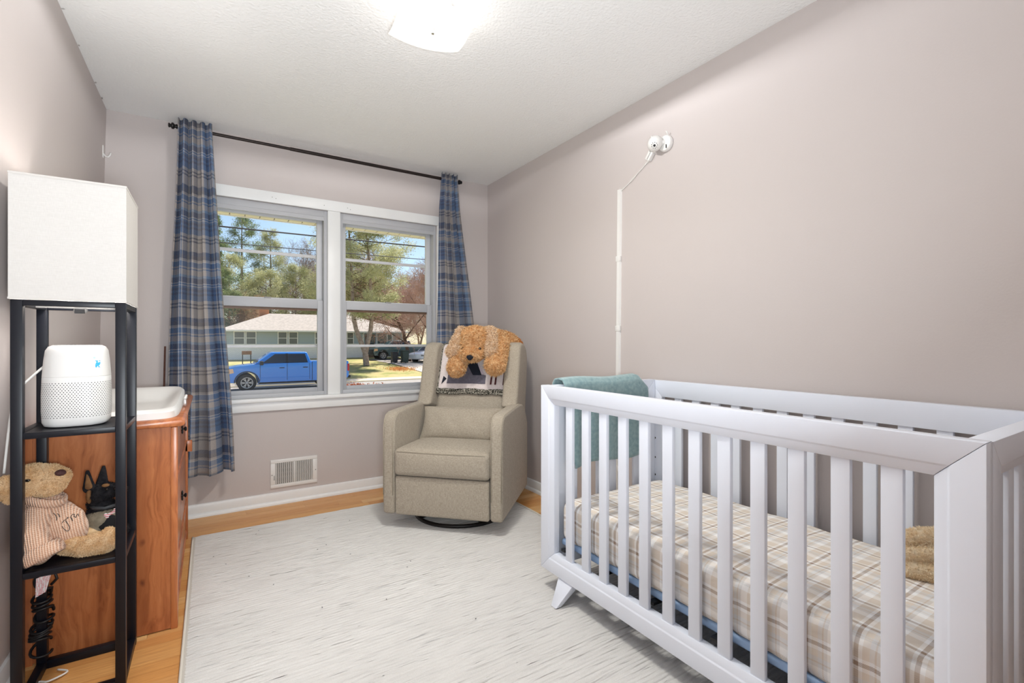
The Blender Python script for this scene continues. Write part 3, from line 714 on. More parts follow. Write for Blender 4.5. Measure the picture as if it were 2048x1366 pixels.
wing = [(.055, .668), (.088, .70), (.118, .76), (.142, .84), (.165, .92), (.188, 1.00), (.205, 1.045), (.235, 1.072), (.29, 1.082), (.36, 1.072), (.42, 1.04), (.455, .98), (.445, .86), (.42, .74), (.39, .62), (.375, .54), (.30, .56), (.20, .63)]
for s_ in (-1, 1):
    MB().prism(wing, 'x', s_*.240, s_*.345).build('wing', Lm, ch, local=True, bevel=.032, seg=5, smooth=60, ang=45)
# lumbar pillow
lp = thing('lumbar_pillow', 'oblong oatmeal linen lumbar pillow resting on the recliner seat', 'pillow', (CH[0], CH[1], .47), R(-45))
rp = Matrix.Rotation(R(-24), 3, 'X')
def pil(sg):
    def f_(s_, t):
        u, v_ = (s_-.5)*2, (t-.5)*2; w_ = (max(0, 1-abs(u)**2.6)**.5)*(max(0, 1-abs(v_)**2.4)**.55)
        x = u*(.278-.012*(1-v_*v_)*abs(u)); z = v_*(.108-.010*(1-u*u)*0-.012*abs(u)**3*(1-abs(v_)))
        y_ = sg*(.058*w_+.0025*math.sin(u*13+v_*3)*w_)
        return Vector((0, .022, .098))+rp @ Vector((x, y_, z))
    return f_
b = MB().grid(pil(-1), 36, 18).grid(pil(1), 36, 18, flip=True)
b.build('cushion', Lm, lp, local=True, smooth=True)
MB().tube([Vector((0, .022, .098))+rp @ Vector((u*.276, 0, v_*.107)) for u, v_ in [(-1+.1*k, 1) for k in range(21)]], .0028, 6).build('seam', M['piping'], lp, local=True, smooth=True)
# graphic throw over the chair back
tb = thing('throw_blanket', 'white throw with grey, navy and maroon patchwork over the recliner back', 'blanket', (CH[0], CH[1], .74), R(-45))
nf_ = rb @ Vector((0, -1, 0)); up = rb @ Vector((0, 0, 1)); BC = Vector((0, .275, .745-.74))
def bsurf(x, w_, off=.0):
    """point on the blanket: w_ is height along the front of the backrest, going over its top"""
    top = .335
    bow = .018*(1-(x/.252)**2)*(1-((w_)/.335)**4) if w_ < top else 0
    if w_ < top-.05: return BC+Vector((x, 0, 0))+up*w_+nf_*(.083+max(0, bow)+off)
    a = min((w_-(top-.05))/.13, 1)*math.pi
    r_ = .083+off
    p = BC+Vector((x, 0, 0))+up*(top-.05+(.062+off)*math.sin(a))+nf_*(r_*math.cos(a))
    if w_ > top+.08: p -= up*(w_-top-.08)
    return p
bw0, bw1 = -.012, .60
bx0, bx1 = -.238, .238
throw_m = noisy('ivory_throw_knit', S(232, 222, 220), S(220, 208, 206), 90, 1, .4, .002, .05)
o = MB().grid(lambda s_, t: bsurf(bx0+(bx1-bx0)*s_, bw0+(bw1-bw0)*t, .004+.0015*math.sin(s_*14+t*5)), 40, 50).build('throw', throw_m, tb, local=True, smooth=True)
o.modifiers.new('th', 'SOLIDIFY').thickness = .006
bord = noisy('speckled_dark_border', S(54, 54, 48), S(196, 190, 176), 150, 1, .6, .004, .05, lo=.45, hi=.62)
for k in range(2):
    MB().tube([bsurf(bx0+(bx1-bx0)*i/30, bw0-.002-.018*k+.003*math.sin(i*.5+k), .012-.004*k) for i in range(31)], [.0105+.0015*math.sin(i*1.9+k*2) for i in range(31)], 8).build('border_roll', bord, tb, local=True, smooth=True)
for xx in (bx0, bx1): MB().tube([bsurf(xx, bw0+(.5-bw0)*i/30, .006) for i in range(31)], .006, 6).build('side_border', bord, tb, local=True, smooth=True)
def patch(poly, mat, z=.0115):
    """appliqué patch: polygon in 0..1 across / 0..1 up the front of the throw"""
    P = [(bx0+(bx1-bx0)*a, bw0+(.335-bw0)*c_) for a, c_ in poly]; b = MB(); n = len(P)
    b.add([bsurf(x, w_, z) for x, w_ in P]+[bsurf(x, w_, z-.004) for x, w_ in P], [tuple(range(n)), tuple(range(n, 2*n))[::-1]]+[(i, (i+1) % n, n+(i+1) % n, n+i) for i in range(n)])
    b.build('patch', mat, tb, local=True)
pg, pk, pm, plm = noisy('slate_patch', S(98, 96, 108), S(114, 110, 122), 60, 1), plain('navy_patch', S(26, 30, 44), .95), plain('maroon_patch', S(84, 40, 40), .95), plain('lilac_patch', S(196, 184, 194), .95)
patch([(.14, .13), (.72, .13), (.72, .30), (.60, .34), (.42, .56), (.30, .44), (.15, .30)], pg)
patch([(.40, .58), (.56, .60), (.66, .30), (.53, .30)], pk, .0135)
patch([(.56, .60), (.70, .33), (.66, .31)], plm, .0140)
patch([(.06, .12), (.08, .28), (.13, .23)], pk, .013)
for a, c_, d in ((.79, .12, .36), (.855, .12, .42), (.97, .12, .45)): patch([(a, c_), (a+.022, c_), (a+.03, d), (a+.006, d)], pm, .0125)
patch([(.89, .46), (.995, .46), (.995, .74), (.89, .74)], pm, .0125)
patch([(.93, .92), (.985, .93), (.985, .96), (.93, .95)], pm, .0125)

# ================================================================== plush dog on the recliner
RC = Matrix.Translation((CH[0], CH[1], 0)) @ Matrix.Rotation(R(-45), 4, 'Z')
def cw(x, y_, z): return tuple(RC @ Vector((x, y_, z)))
rq = Matrix.Rotation(R(-45), 3, 'Z')
pd = thing('plush_dog', 'golden curly plush puppy lying over the top of the recliner', 'plush toy', cw(.05, .2, .86), R(-45))
gold = soft('golden_curly_plush', S(228, 176, 118), S(248, 216, 170), 45, .3); pale = soft('pale_golden_plush', S(232, 196, 154), S(248, 226, 200), 45, .2)
brown = soft('orange_brown_plush', S(190, 118, 62), S(216, 148, 88), 45, .15)
def cp(a, b_, r0, r1): return (cw(*a), cw(*b_), r0, r1)
def ce(a, r_, rot=None): return (cw(*a), r_, (rq @ rot) if rot else rq)
body = blob('body', [ce((.045, .175, 1.092), (.115, .098, .100)), ce((.038, .105, 1.018), (.082, .070, .052)), ce((.045, .14, 1.14), (.09, .07, .06)), cp((.10, .26, 1.10), (.215, .36, 1.075), .095, .085),
                     cp((-.055, .18, 1.05), (-.068, .10, .925), .052, .060), cp((.205, .20, 1.07), (.197, .105, .945), .060, .066)], .007, 6)
part_mesh(body, 'body', gold, pd); fur(body, 'fur', 30000, .019, .0042, gold, pd, 11, (0, 0, -.2), 1.0)
for s_, (a, b_) in enumerate((((-.055, .165, 1.165), (-.098, .115, 1.03)), ((.150, .165, 1.165), (.172, .112, 1.03)))):
    me = blob('ear', [cp(a, b_, .032, .042)], .006, 4)
    part_mesh(me, 'ear', pale, pd); fur(me, 'fur', 6000, .019, .0042, pale, pd, 12+s_, (0, 0, -.3), 1.0)
me = blob('back', [cp((.19, .36, 1.085), (.25, .40, 1.06), .09, .075)], .007, 4); part_mesh(me, 'back', brown, pd); fur(me, 'fur', 5000, .009, .003, brown, pd, 15, (0, 0, -.3), .5)
me = blob('nose', [ce((.046, .035, .999), (.024, .016, .014)), ce((.046, .034, .990), (.016, .014, .014))], .003, 3); part_mesh(me, 'nose', noisy('navy_yarn_nose', S(16, 20, 30), S(34, 38, 50), 200, .8, .4, .002), pd)
for x in (-.016, .100): MB().ball(cw(x, .078, 1.052), .0095, 12, 8).build('eye', plain('glossy_dark_eye', S(30, 20, 16), .12), pd, smooth=True)

# ================================================================== dresser
dr = thing('dresser', 'orange pine dresser along the left wall behind the shelf lamp', 'dresser', (-.3, 2.78, 0))
DY0, DY1, DXF = 2.234, 3.235, -.106
dx0 = xl(.4)+.02
MB().box(dx0, DXF-.022, DY0+.004, DY0+.02, .004, .772).build('end_panel', M['dresser'], dr)
MB().box(dx0, DXF-.022, DY1-.02, DY1, .03, .772).build('end_panel', M['dresser'], dr)
for y0, y1 in ((DY0, DY0+.03), (DY1-.03, DY1)): MB().box(DXF-.022, DXF, y0, y1, .0, .772).build('corner_stile', M['dresser2'], dr, bevel=.003)
MB().box(dx0, dx0+.02, DY0, DY0+.03, 0, .772).box(dx0, dx0+.02, DY1-.03, DY1, 0, .772).build('back_stile', M['dresser2'], dr)
MB().box(dx0, DXF-.02, DY0+.02, DY1-.02, .035, .055).build('bottom_board', M['dresser'], dr)
MB().box(dx0, dx0+.01, DY0+.02, DY1-.02, .055, .772).build('back_board', M['dresser'], dr)
tp = [(dx0-.002, .774), (DXF+.014, .774), (DXF+.022, .780), (DXF+.024, .788), (DXF+.020, .796), (DXF+.010, .800), (dx0-.002, .800)]
MB().prism(tp, 'y', DY0-.012, DY1+.012).build('top_board', M['dressertop'], dr, bevel=.004, smooth=40)
drawm = m_dresser('glossy_drawer_front', 'y', 1.1)
zr = [(.545, .765, .686), (.215, .530, .372), (.045, .200, None)]
MB().box(DXF-.05, DXF-.032, DY0+.03, DY1-.03, .0, .772).build('face_frame', M['dresser'], dr)
for za, zb, zk in zr:
    fx = DXF-.010
    d = MB().prism([(fx-.02, za), (fx-.004, za), (fx, za+.008), (fx, zb-.012), (fx-.004, zb), (fx-.02, zb)], 'y', DY0+.032, DY1-.032).build('drawer', drawm, dr, bevel=.003)
    MB().prism([(fx-.004, za-.004), (fx+.006, za-.004), (fx+.006, za+.004), (fx-.004, za+.008)], 'y', DY0+.032, DY1-.032).build('drawer_lip', drawm, d)
    if zk:
        mk_ = Matrix.Translation((fx, 2.735, zk)) @ Matrix.Rotation(R(90), 4, 'Y')
        MB().lathe([(.010, 0), (.010, .003), (.005, .006), (.005, .011), (.010, .014), (.011, .018), (.007, .022)], 12, mk_).build('knob', M['blackmetal'], d, smooth=50)
        for dz in (-.014, .014): MB().ball((fx+.004, 2.735, zk+dz), (.004, .012, .010), 10, 6).build('backplate_leaf', M['blackmetal'], d, smooth=True)
MB().box(DXF-.03, DXF+.020, DY1-.030, DY1-.010, .485, .548).build('side_ledge', M['dresser2'], dr, bevel=.004)
# changing tray
ct = thing('changing_pad', 'white contoured plastic changing tray on top of the dresser', 'changing pad', (-.29, 2.66, .80))
tx0, tx1, ty0, ty1 = -.478, -.108, 2.262, 3.03
def traysurf(inner):
    def f_(s_, t):
        a, b_ = (s_-.5)*2, (t-.5)*2
        # squircle footprint
        k = (abs(a)**7+abs(b_)**7)**(1/7) or 1e-6; mx_ = max(abs(a), abs(b_), 1e-6); q = mx_/k
        x, y_ = a*q, b_*q; rr = mx_
        prof = max(0, (rr-.55)/.40); prof = min(prof, 1); hgt = prof*prof*(3-2*prof)
        far = (y_+1)/2; rim = .030+.034*far**1.3
        z = .004+rim*hgt
        if rr > .95: z -= (rr-.95)/.05*(.012)
        if inner: return (tx0+(tx1-tx0)*(x+1)/2, ty0+(ty1-ty0)*(y_+1)/2, .803+z)
    return f_
b = MB().grid(traysurf(True), 36, 44)
n0 = len(b.v); rimv = [j*37+i for (i, j) in [(i, 0) for i in range(37)]+[(36, j) for j in range(1, 45)]+[(i, 44) for i in range(35, -1, -1)]+[(0, j) for j in range(43, 0, -1)]]
low = [(b.v[i][0], b.v[i][1], .8008) for i in rimv]; nr_ = len(rimv); base = len(b.v); b.v += low
b.f += [(rimv[i], base+i, base+(i+1) % nr_, rimv[(i+1) % nr_]) for i in range(nr_)]; b.f.append(tuple(range(base, base+nr_))[::-1])
b.build('tray', M['plastic'], ct, smooth=50)
MB().box(-.104, -.092, 2.62, 2.68, .806, .838).build('strap_clip', m_glass('clear_plastic', (.94, .94, .95), .25), ct, bevel=.003)
MB().tube([(-.098, 2.63, .838), (-.094, 2.65, .852), (-.094, 2.67, .838)], .005, 8).build('buckle', M['plastic'], ct, smooth=True)

# ================================================================== shelf floor lamp
LX0, LX1, LY0, LY1 = -.490, -.228, 1.94, 2.212
sl_ = thing('shelf_lamp', 'tall black shelf floor lamp with a square white fabric shade', 'floor lamp', (-.359, 2.076, 0))
PWD = .026
for x in (LX0, LX1-PWD):
    for y_ in (LY0, LY1-PWD): MB().box(x, x+PWD, y_, y_+PWD, 0, 1.222).build('post', M['black'], sl_, bevel=.0015)
def rails(z0, z1, nm):
    for y_ in (LY0+.001, LY1-PWD+.001): MB().box(LX0+PWD, LX1-PWD, y_, y_+PWD-.002, z0, z1).build(nm, M['black'], sl_, bevel=.001)
    for x in (LX0+.001, LX1-PWD+.001): MB().box(x, x+PWD-.002, LY0+PWD, LY1-PWD, z0, z1).build(nm, M['black'], sl_, bevel=.001)
rails(.0, .026, 'bottom_rail')
rails(1.205, 1.222, 'top_rail')
for z in (.418, .829):
    MB().box(LX0+PWD*.5, LX1-PWD*.5, LY0+PWD+.0005, LY1-PWD-.0005, z-.014, z).build('shelf', M['black'], sl_)
    rails(z-.017, z+.001, 'shelf_edge')
g = G('white_linen_shade', S(250, 247, 242), .9, .1); v_ = g.tc()
c_ = g.ramp(g.math('MULTIPLY', g.math('ADD', g.noise(g.map(v_, (60, 60, 900)), 1, 2), g.noise(g.map(v_, (900, 900, 60)), 1, 2)), .5), [(.3, S(194, 190, 186)), (.8, S(210, 207, 203))]); g.col(c_)
t_ = g.n('BsdfTranslucent', None, Color=c_); mx = g.n('MixShader', None, i0=.03)
g.t.links.new(g.b.outputs[0], mx.inputs[1]); g.t.links.new(t_.outputs[0], mx.inputs[2]); g.t.links.new(mx.outputs[0], g.o.inputs[0])
sx0, sx1, sy0, sy1, sz0, sz1 = LX0-.003, LX1+.002, LY0-.004, LY1+.004, 1.2225, 1.592
shd = MB()
T = .0022
for q in ((sx0, sx1, sy0, sy0+T), (sx0, sx1, sy1-T, sy1), (sx0, sx0+T, sy0+T, sy1-T), (sx1-T, sx1, sy0+T, sy1-T)): shd.box(*q, sz0, sz1)
shade = shd.build('lamp_shade', g.m, sl_)
for z in (sz0, sz1-.006):
    for q in ((sx0-.001, sx1+.001, sy0-.001, sy0), (sx0-.001, sx1+.001, sy1, sy1+.001), (sx0-.001, sx0, sy0, sy1), (sx1, sx1+.001, sy0, sy1)):
        MB().box(*q, z, z+.006).build('shade_hem', plain('shade_hem', S(196, 192, 187), .9) if 'shade_hem' not in bpy.data.materials else bpy.data.materials['shade_hem'], shade)
lcx, lcy = (LX0+LX1)/2, (LY0+LY1)/2
MB().box(LX0+PWD, LX1-PWD, lcy-.010, lcy+.010, 1.206, 1.216).build('crossbar', M['greyplastic'], sl_)
MB().lathe([(.016, 1.194), (.018, 1.198), (.018, 1.23), (.014, 1.27)], 16, Matrix.Translation((lcx, lcy, 0))).build('socket', M['greyplastic'], sl_, smooth=40)
MB().box(lcx-.012, lcx+.012, lcy-.022, lcy-.010, 1.190, 1.204).build('switch', M['darkhole'], sl_)
MB().ball((lcx, lcy, 1.335), (.03, .03, .042), 16, 10).build('bulb', m_emit('lamp_bulb', (1, .95, .88), 8), sl_, smooth=True)
L = bpy.data.lights.new('lamp_light', 'POINT'); L.energy = 11; L.color = (1, .965, .93); L.shadow_soft_size = .045
lo = bpy.data.objects.new('lamp_light', L); COL.objects.link(lo); lo.location = (lcx, lcy, 1.335)
# black cord wound round the back left post
random.seed(9); pth = []
px_, py_ = LX0+PWD/2, LY1-PWD/2
def coil(z0, z1, turns, r0, r1, n=16):
    out = []
    for k in range(int(turns*n)+1):
        a = 2*math.pi*k/n; t = k/(turns*n); rr = r0+(r1-r0)*(.5+.5*math.sin(k*.37+z0*40))
        out.append((px_+rr*math.cos(a)*1.0, min(py_+rr*math.sin(a), 2.2195), z0+(z1-z0)*t+.008*math.sin(a*1.0+k*.05)))
    return out
MB().tube(coil(.392, .352, 3, .019, .026)+coil(.34, .262, 1.0, .019, .024)+coil(.25, .20, 3, .019, .027)+coil(.19, .15, 1.5, .019, .028)+coil(.145, .10, 4, .020, .032)+coil(.095, .05, 1.0, .019, .032), .0042, 7).build('wound_cord', M['cord_b'], sl_, smooth=True)
MB().tube([(px_+.02, py_-.02, .33), (px_+.036, py_-.02, .318), (px_+.040, py_-.02, .30), (px_+.025, py_-.02, .283)], .0042, 7).build('cord_loop', M['cord_b'], sl_, smooth=True)
g = G('printed_care_label', S(244, 236, 236), .7); z_ = g.sep(g.tc())
ln = g.math('GREATER_THAN', g.math('FRACT', g.math('MULTIPLY', z_[2], 210)), .5); nz = g.math('GREATER_THAN', g.noise(g.map(g.tc(), (500, 500, 60)), 1, 1), .46)
g.col(g.mix(g.math('MULTIPLY', ln, nz), S(244, 238, 238), S(214, 110, 116)))
tg = [(-.486, 2.168, .316), (-.447, 2.166, .332), (-.462, 2.166, .268), (-.488, 2.168, .254)]
MB().hexa(tg, [(x, y_+.0008, z) for x, y_, z in tg]).build('care_label', g.m, sl_, label='white care label with red print')

# ================================================================== air purifier
ap = thing('air_purifier', 'white rounded air purifier with perforated lower half on the lamp shelf', 'air purifier', (-.366, 2.078, .8305))
AC = Vector((-.366, 2.076))
def apr(z):
    pts = [(.8315, .070), (.834, .0765), (.845, .0815), (.88, .0835), (.93, .0835), (.99, .0815), (1.04, .0780), (1.07, .0745), (1.082, .068), (1.087, .058)]
    for (za, ra), (zb, rb_) in zip(pts, pts[1:]):
        if z <= zb: return ra+(rb_-ra)*(z-za)/(zb-za)
    return pts[-1][1]
def apt(a, z, off=0):
    c_, s_ = math.cos(a), math.sin(a); k = (abs(c_)**3.0+abs(s_)**3.0)**(-1/3.0); r_ = apr(z)*k+off
    r_ = min(r_, apr(z)*1.10+off); return (AC.x+r_*c_, AC.y+r_*s_, z)
zs = [.8315, .834, .839, .845, .86, .88, .90, .93, .96, .9855, .9865, .9875, .99, 1.02, 1.04, 1.055, 1.07, 1.077, 1.082, 1.085, 1.087]
b = MB(); na = 64
for z in zs:
    for k in range(na): b.v.append(apt(2*math.pi*k/na, z, -.0008 if z == .9865 else 0))
for i in range(len(zs)-1):
    b.f += [(i*na+k, i*na+(k+1) % na, (i+1)*na+(k+1) % na, (i+1)*na+k) for k in range(na)]
b.f += [tuple(range(na))[::-1], tuple(range((len(zs)-1)*na, len(zs)*na))]
b.build('body', M['plastic'], ap, smooth=50)
holes = MB()
for i in range(20):
    z = .862+i*.0056
    for k in range(70):
        a = 2*math.pi*(k+.5*(i % 2))/70; p0 = Vector(apt(a, z, .0003)); t1_ = (Vector(apt(a+.02, z))-Vector(apt(a-.02, z))).normalized(); up_ = Vector((0, 0, 1))
        holes.add([p0+(t1_*math.cos(2*math.pi*j/6)+up_*math.sin(2*math.pi*j/6))*.00155 for j in range(6)], [tuple(range(6))])
o = holes.build('vent_holes', M['darkhole'], ap); o['kind'] = 'stuff'
vent = MB()
for k in range(28):
    a = 2*math.pi*k/28; vent.obox((AC.x+.047*math.cos(a), AC.y+.047*math.sin(a), 1.0875), (.018, .004, .002), Matrix.Rotation(a, 3, 'Z'))
o = vent.build('top_vent', M['greyplastic'], ap); o['kind'] = 'stuff'
g = G('blue_energy_sticker', S(60, 176, 222), .4); g.col(g.mix(g.math('GREATER_THAN', g.noise(g.tc(), 160, 1), .56), S(60, 176, 222), S(232, 246, 250)))
b = MB(); aa = [R(-52), R(-47), R(-42)]
b.grid(lambda s_, t: apt(aa[0]+(aa[2]-aa[0])*s_, 1.016+.022*t, .0006), 4, 2).build('sticker', g.m, ap)
b = MB(); b.grid(lambda s_, t: apt(R(-55)+R(4)*s_, 1.044+.006*t, .0006), 2, 1).build('brand_mark', plain('pale_blue_mark', S(190, 216, 222), .5), ap)
MB().tube(smooth_path([(-.440, 2.09, 1.03), (-.462, 2.06, 1.0), (-.495, 2.05, .955), (-.512, 2.05, .90), (-.520, 2.05, .83), (-.528, 2.04, .70)]), .0034, 8).build('cord', M['cord_w'], ap, smooth=True)

# ================================================================== teddy bear in a knitted sweater
tbear = thing('teddy_bear', 'tan teddy bear in a peach knitted sweater on the lamp shelf', 'plush toy', (-.40, 2.05, .419))
bf = soft('honey_bear_fur', S(226, 186, 136), S(246, 220, 182), 40, .25)
head = blob('head', [((-.462, 2.045, .668), (.052, .052, .050)), ((-.430, 2.045, .655), (.045, .044, .040)), ((-.405, 2.042, .672), (.030, .030, .027)), ((-.425, 2.042, .690), (.030, .026, .022))], .005, 6)
hp = part_mesh(head, 'head', bf, tbear); fur(head, 'fur', 16000, .0065, .0019, bf, hp, 21, (-.3, 0, -.3), .4)
ear = blob('ear', [((-.515, 2.010, .668), (.022, .018, .030)), ((-.505, 2.02, .64), (.026, .020, .03))], .004, 4)
e1 = part_mesh(ear, 'ear', bf, tbear); fur(ear, 'fur', 4000, .006, .0019, bf, e1, 22, (0, 0, -.3), .4)
MB().ball((-.397, 2.018, .688), (.014, .010, .010), 14, 8).build('nose', noisy('brown_stitched_nose', S(58, 34, 34), S(84, 56, 54), 200, .7, .3, .001), tbear, smooth=True)
MB().ball((-.466, 1.9945, .680), (.008, .004, .0045), 12, 6).build('eye', plain('black_eye', S(16, 12, 12), .15), tbear, smooth=True)
g = G('peach_knit', S(226, 184, 156), .95, .1, sheen=.2); v_ = g.tc()
wv = g.n('TexWave', {'wave_type': 'BANDS', 'bands_direction': 'X'}, Vector=g.map(v_, (1, .6, .5), rot=(0, R(20), 0)), Scale=56.0, Distortion=1.2, Detail=1.0).outputs[1]
wz = g.n('TexWave', {'wave_type': 'BANDS', 'bands_direction': 'Z'}, Vector=v_, Scale=60.0, Distortion=.8).outputs[1]
hh = g.math('ADD', g.math('MULTIPLY', wv, 1.0), g.math('MULTIPLY', wz, .5)); g.col(g.ramp(hh, [(.2, S(196, 146, 116)), (1.0, S(234, 200, 176))])); g.bump(hh, .8, .003); knit = g.m
sw = blob('sweater', [((-.425, 2.072, .515), (.070, .062, .078)), ((-.395, 2.070, .490), (.058, .058, .066)), ((-.44, 2.062, .575), (.052, .050, .045)), ((-.375, 2.07, .515), (.030, .045, .045))], .005, 5)
slv = blob('sleeve', [((-.448, 2.032, .570), (-.462, 1.998, .515), .036, .040), ((-.462, 1.998, .515), (-.440, 1.984, .466), .041, .040)], .005, 4)
for p_ in sw.vertices: p_.co.z = max(p_.co.z, .421)
swo = part_mesh(sw, 'sweater', knit, tbear); part_mesh(slv, 'sleeve', knit, swo)
mcuff = Matrix.Translation((-.430, 1.985, .456)) @ Vector((.38, -.22, -.80)).to_track_quat('Z', 'Y').to_matrix().to_4x4()
MB().lathe([(.034, -.022), (.046, -.022), (.052, -.012), (.052, .010), (.047, .018), (.038, .019), (.033, .010), (.030, -.01)], 24, mcuff, False).build('cuff', knit, swo, smooth=True)
mcol = Matrix.Translation((-.437, 2.05, .608)) @ Vector((.35, -.1, 1)).to_track_quat('Z', 'Y').to_matrix().to_4x4()
MB().lathe([(.040, -.014), (.051, -.012), (.053, .0), (.050, .010), (.042, .012), (.038, .0)], 28, mcol).build('collar', knit, swo, smooth=True)
leg = blob('leg', [((-.385, 2.03, .452), (-.340, 2.01, .446), .026, .028), ((-.340, 2.01, .446), (-.288, 2.005, .452), .030, .034), ((-.278, 2.005, .470), (.022, .026, .026))], .005, 5)
for p_ in leg.vertices: p_.co.z = max(p_.co.z, .4205)
l1 = part_mesh(leg, 'leg', bf, tbear); fur(leg, 'fur', 9000, .006, .0019, bf, l1, 23, (.2, 0, -.3), .4)
leg2 = blob('leg', [((-.40, 2.09, .455), (-.30, 2.12, .450), .028, .032)], .006, 4)
l2 = part_mesh(leg2, 'leg', bf, tbear)
paw = blob('paw', [((-.440, 1.992, .435), (.022, .022, .013))], .004, 2); part_mesh(paw, 'paw', bf, tbear)
# embroidered script on the sweater, laid on its surface
V_, T_ = tri_arrays(sw)
bvh = BVHTree.FromPolygons([tuple(v + np.array(PM[tbear.name].translation)) for v in V_], [tuple(int(i) for i in t) for t in T_])
def stitch(pts):
    out = []
    for k in range(len(pts)-1):
        for j in range(4):
            t = j/4; x = pts[k][0]+(pts[k+1][0]-pts[k][0])*t; z = pts[k][1]+(pts[k+1][1]-pts[k][1])*t
            o_ = Vector((x*1.9/2.02, 1.90, 1.099+(z-1.099)*1.9/2.02)); d_ = (Vector((x, 2.02, z))-o_).normalized()
            h_ = bvh.ray_cast(o_, d_)[0]
            if h_ is not None: out.append(h_-d_*.0008)
    if len(out) > 1: MB().tube(out, .0009, 6).build('stitched_letter', M['cord_b'], swo, smooth=True)
def pxz(px, py, Y=2.02):
    u = (px-1024)/954; s_, c_ = math.sin(R(32.3)), math.cos(R(32.3)); d_ = Y/(c_-u*s_); return ((s_+u*c_)*d_, 1.099+(683-py)/954*d_)
for st in ([(107, 1026.5), (111, 1030), (113.5, 1036), (113, 1042.5)], [(115, 1027), (118.5, 1031), (120, 1035)],
           [(136, 1036), (128, 1041), (122, 1048.5)], [(131, 1041), (136, 1048), (139.5, 1055), (138, 1061), (133, 1062), (127, 1057), (123, 1051)],
           [(134, 1034), (135.5, 1036.5), (138, 1034)], [(145, 1039), (141, 1034), (145, 1028.5), (149, 1028), (148, 1033), (152, 1035), (153.5, 1030), (156, 1027.5), (158, 1034)],
           [(141, 1034), (147, 1045)]):
    stitch([pxz(*p) for p in st])

# ================================================================== black shepherd plush
sd = thing('plush_shepherd', 'black and tan plush shepherd dog in an olive vest on the lamp shelf', 'plush toy', (-.30, 2.13, .419))
bk = soft('black_plush', S(20, 20, 24), S(44, 42, 44), 60, .05); tn = soft('tan_ear_plush', S(104, 74, 50), S(140, 104, 70), 60, .1)
me = blob('body', [((-.310, 2.135, .49), (.050, .042, .072)), ((-.300, 2.14, .445), (.062, .045, .028)), ((-.318, 2.13, .580), (.034, .034, .034)), ((-.325, 2.135, .545), (.030, .030, .03)),
                   ((-.300, 2.125, .590), (-.262, 2.115, .585), .026, .020), ((-.34, 2.14, .46), (-.355, 2.135, .435), .022, .018)], .005, 4)
for p_ in me.vertices: p_.co.z = max(p_.co.z, .4205)
b1 = part_mesh(me, 'body', bk, sd); fur(me, 'fur', 6000, .006, .0018, bk, b1, 31, (0, 0, -.3), .4)
for (x, y_, z, dx, inner) in ((-.345, 2.115, .606, -.004, True), (-.314, 2.135, .612, .004, False)):
    def earm(r0, r1, z0, z1, yo):
        me = blob('ear', [((x, y_+yo, z+z0), (x+dx, y_+yo, z+z1), r0, r1)], .003, 3)
        for p_ in me.vertices: p_.co.y = y_+yo+(p_.co.y-y_-yo)*.45
        return me
    eo = part_mesh(earm(.0175, .006, 0, .056, 0), 'ear', bk, sd)
    if inner: part_mesh(earm(.0105, .0035, .006, .046, -.0055), 'inner_ear', tn, eo)
MB().ball((-.300, 2.1005, .612), (.011, .006, .006), 12, 8).build('brow', tn, sd, smooth=True)
MB().ball((-.344, 2.118, .58), (.010, .016, .028), 12, 8).build('cheek', tn, sd, smooth=True)
for x, y_, z in ((-.296, 2.0935, .600), (-.275, 2.0985, .597)): MB().ball((x, y_, z), .004, 10, 6).build('eye', plain('shiny_eye', S(30, 24, 20), .1), sd, smooth=True)
vest = blob('vest', [((-.308, 2.132, .495), (.054, .047, .045)), ((-.318, 2.132, .465), (.058, .046, .022))], .005, 4)
vo = part_mesh(vest, 'vest', noisy('olive_vest', S(116, 108, 92), S(140, 130, 112), 80, .9, .2, .001), sd)
MB().ball((-.290, 2.095, .478), (.031, .010, .034), 18, 10).build('round_patch', plain('black_patch', S(18, 18, 22), .9), vo, smooth=True)
MB().tube([(-.345, 2.125, .545), (-.33, 2.10, .540), (-.30, 2.088, .538), (-.272, 2.10, .541)], .006, 8).build('collar', plain('charcoal_collar', S(40, 42, 46), .6), sd, smooth=True)
g = G('striped_bone_tag', (1, 1, 1), .4); zz_ = g.sep(g.tc()); g.col(g.mix(g.math('GREATER_THAN', g.math('FRACT', g.math('MULTIPLY', zz_[2], 160)), .5), S(240, 236, 236), S(196, 90, 96)))
rt_ = Matrix.Rotation(R(-28), 3, 'Y')
b = MB()
for dx in (-.014, .014):
    for dz in (-.004, .004): b.ball(Vector((-.283, 2.082, .520))+rt_ @ Vector((dx, 0, dz)), (.0052, .0015, .0052), 10, 6)
b.obox((-.283, 2.082, .520), (.028, .003, .008), rt_).build('bone_tag', g.m, sd, smooth=40)

# ================================================================== cords and adapter on the left wall
wc = thing('white_wall_cord', 'thin white cord hanging down the wall behind the shelf lamp', 'cord', (-.53, 1.96, 0))
wx = lambda z: xl(z)+.006
MB().tube(smooth_path([(wx(z), y_, z) for y_, z in ((1.985, .83), (1.975, .75), (1.955, .66), (1.935, .58), (1.945, .52), (1.935, .47), (1.955, .41), (1.96, .36), (1.935, .30), (1.945, .24))]), .003, 7).build('cord', M['cord_w'], wc, smooth=True)
MB().tube(smooth_path([(wx(z), y_, z) for y_, z in ((1.97, .24), (1.955, .16), (1.94, .12), (1.965, .06), (1.985, .03))]+[(wx(0)+.04, 2.03, .012), (-.47, 2.10, .008), (-.44, 2.09, .008), (-.40, 2.12, .007), (-.43, 2.15, .007)]), .003, 7).build('cord', M['cord_w'], wc, smooth=True)
pw = thing('wall_plug', 'white power brick with a black plug low on the wall beside the lamp', 'power adapter', (-.54, 1.955, .2))
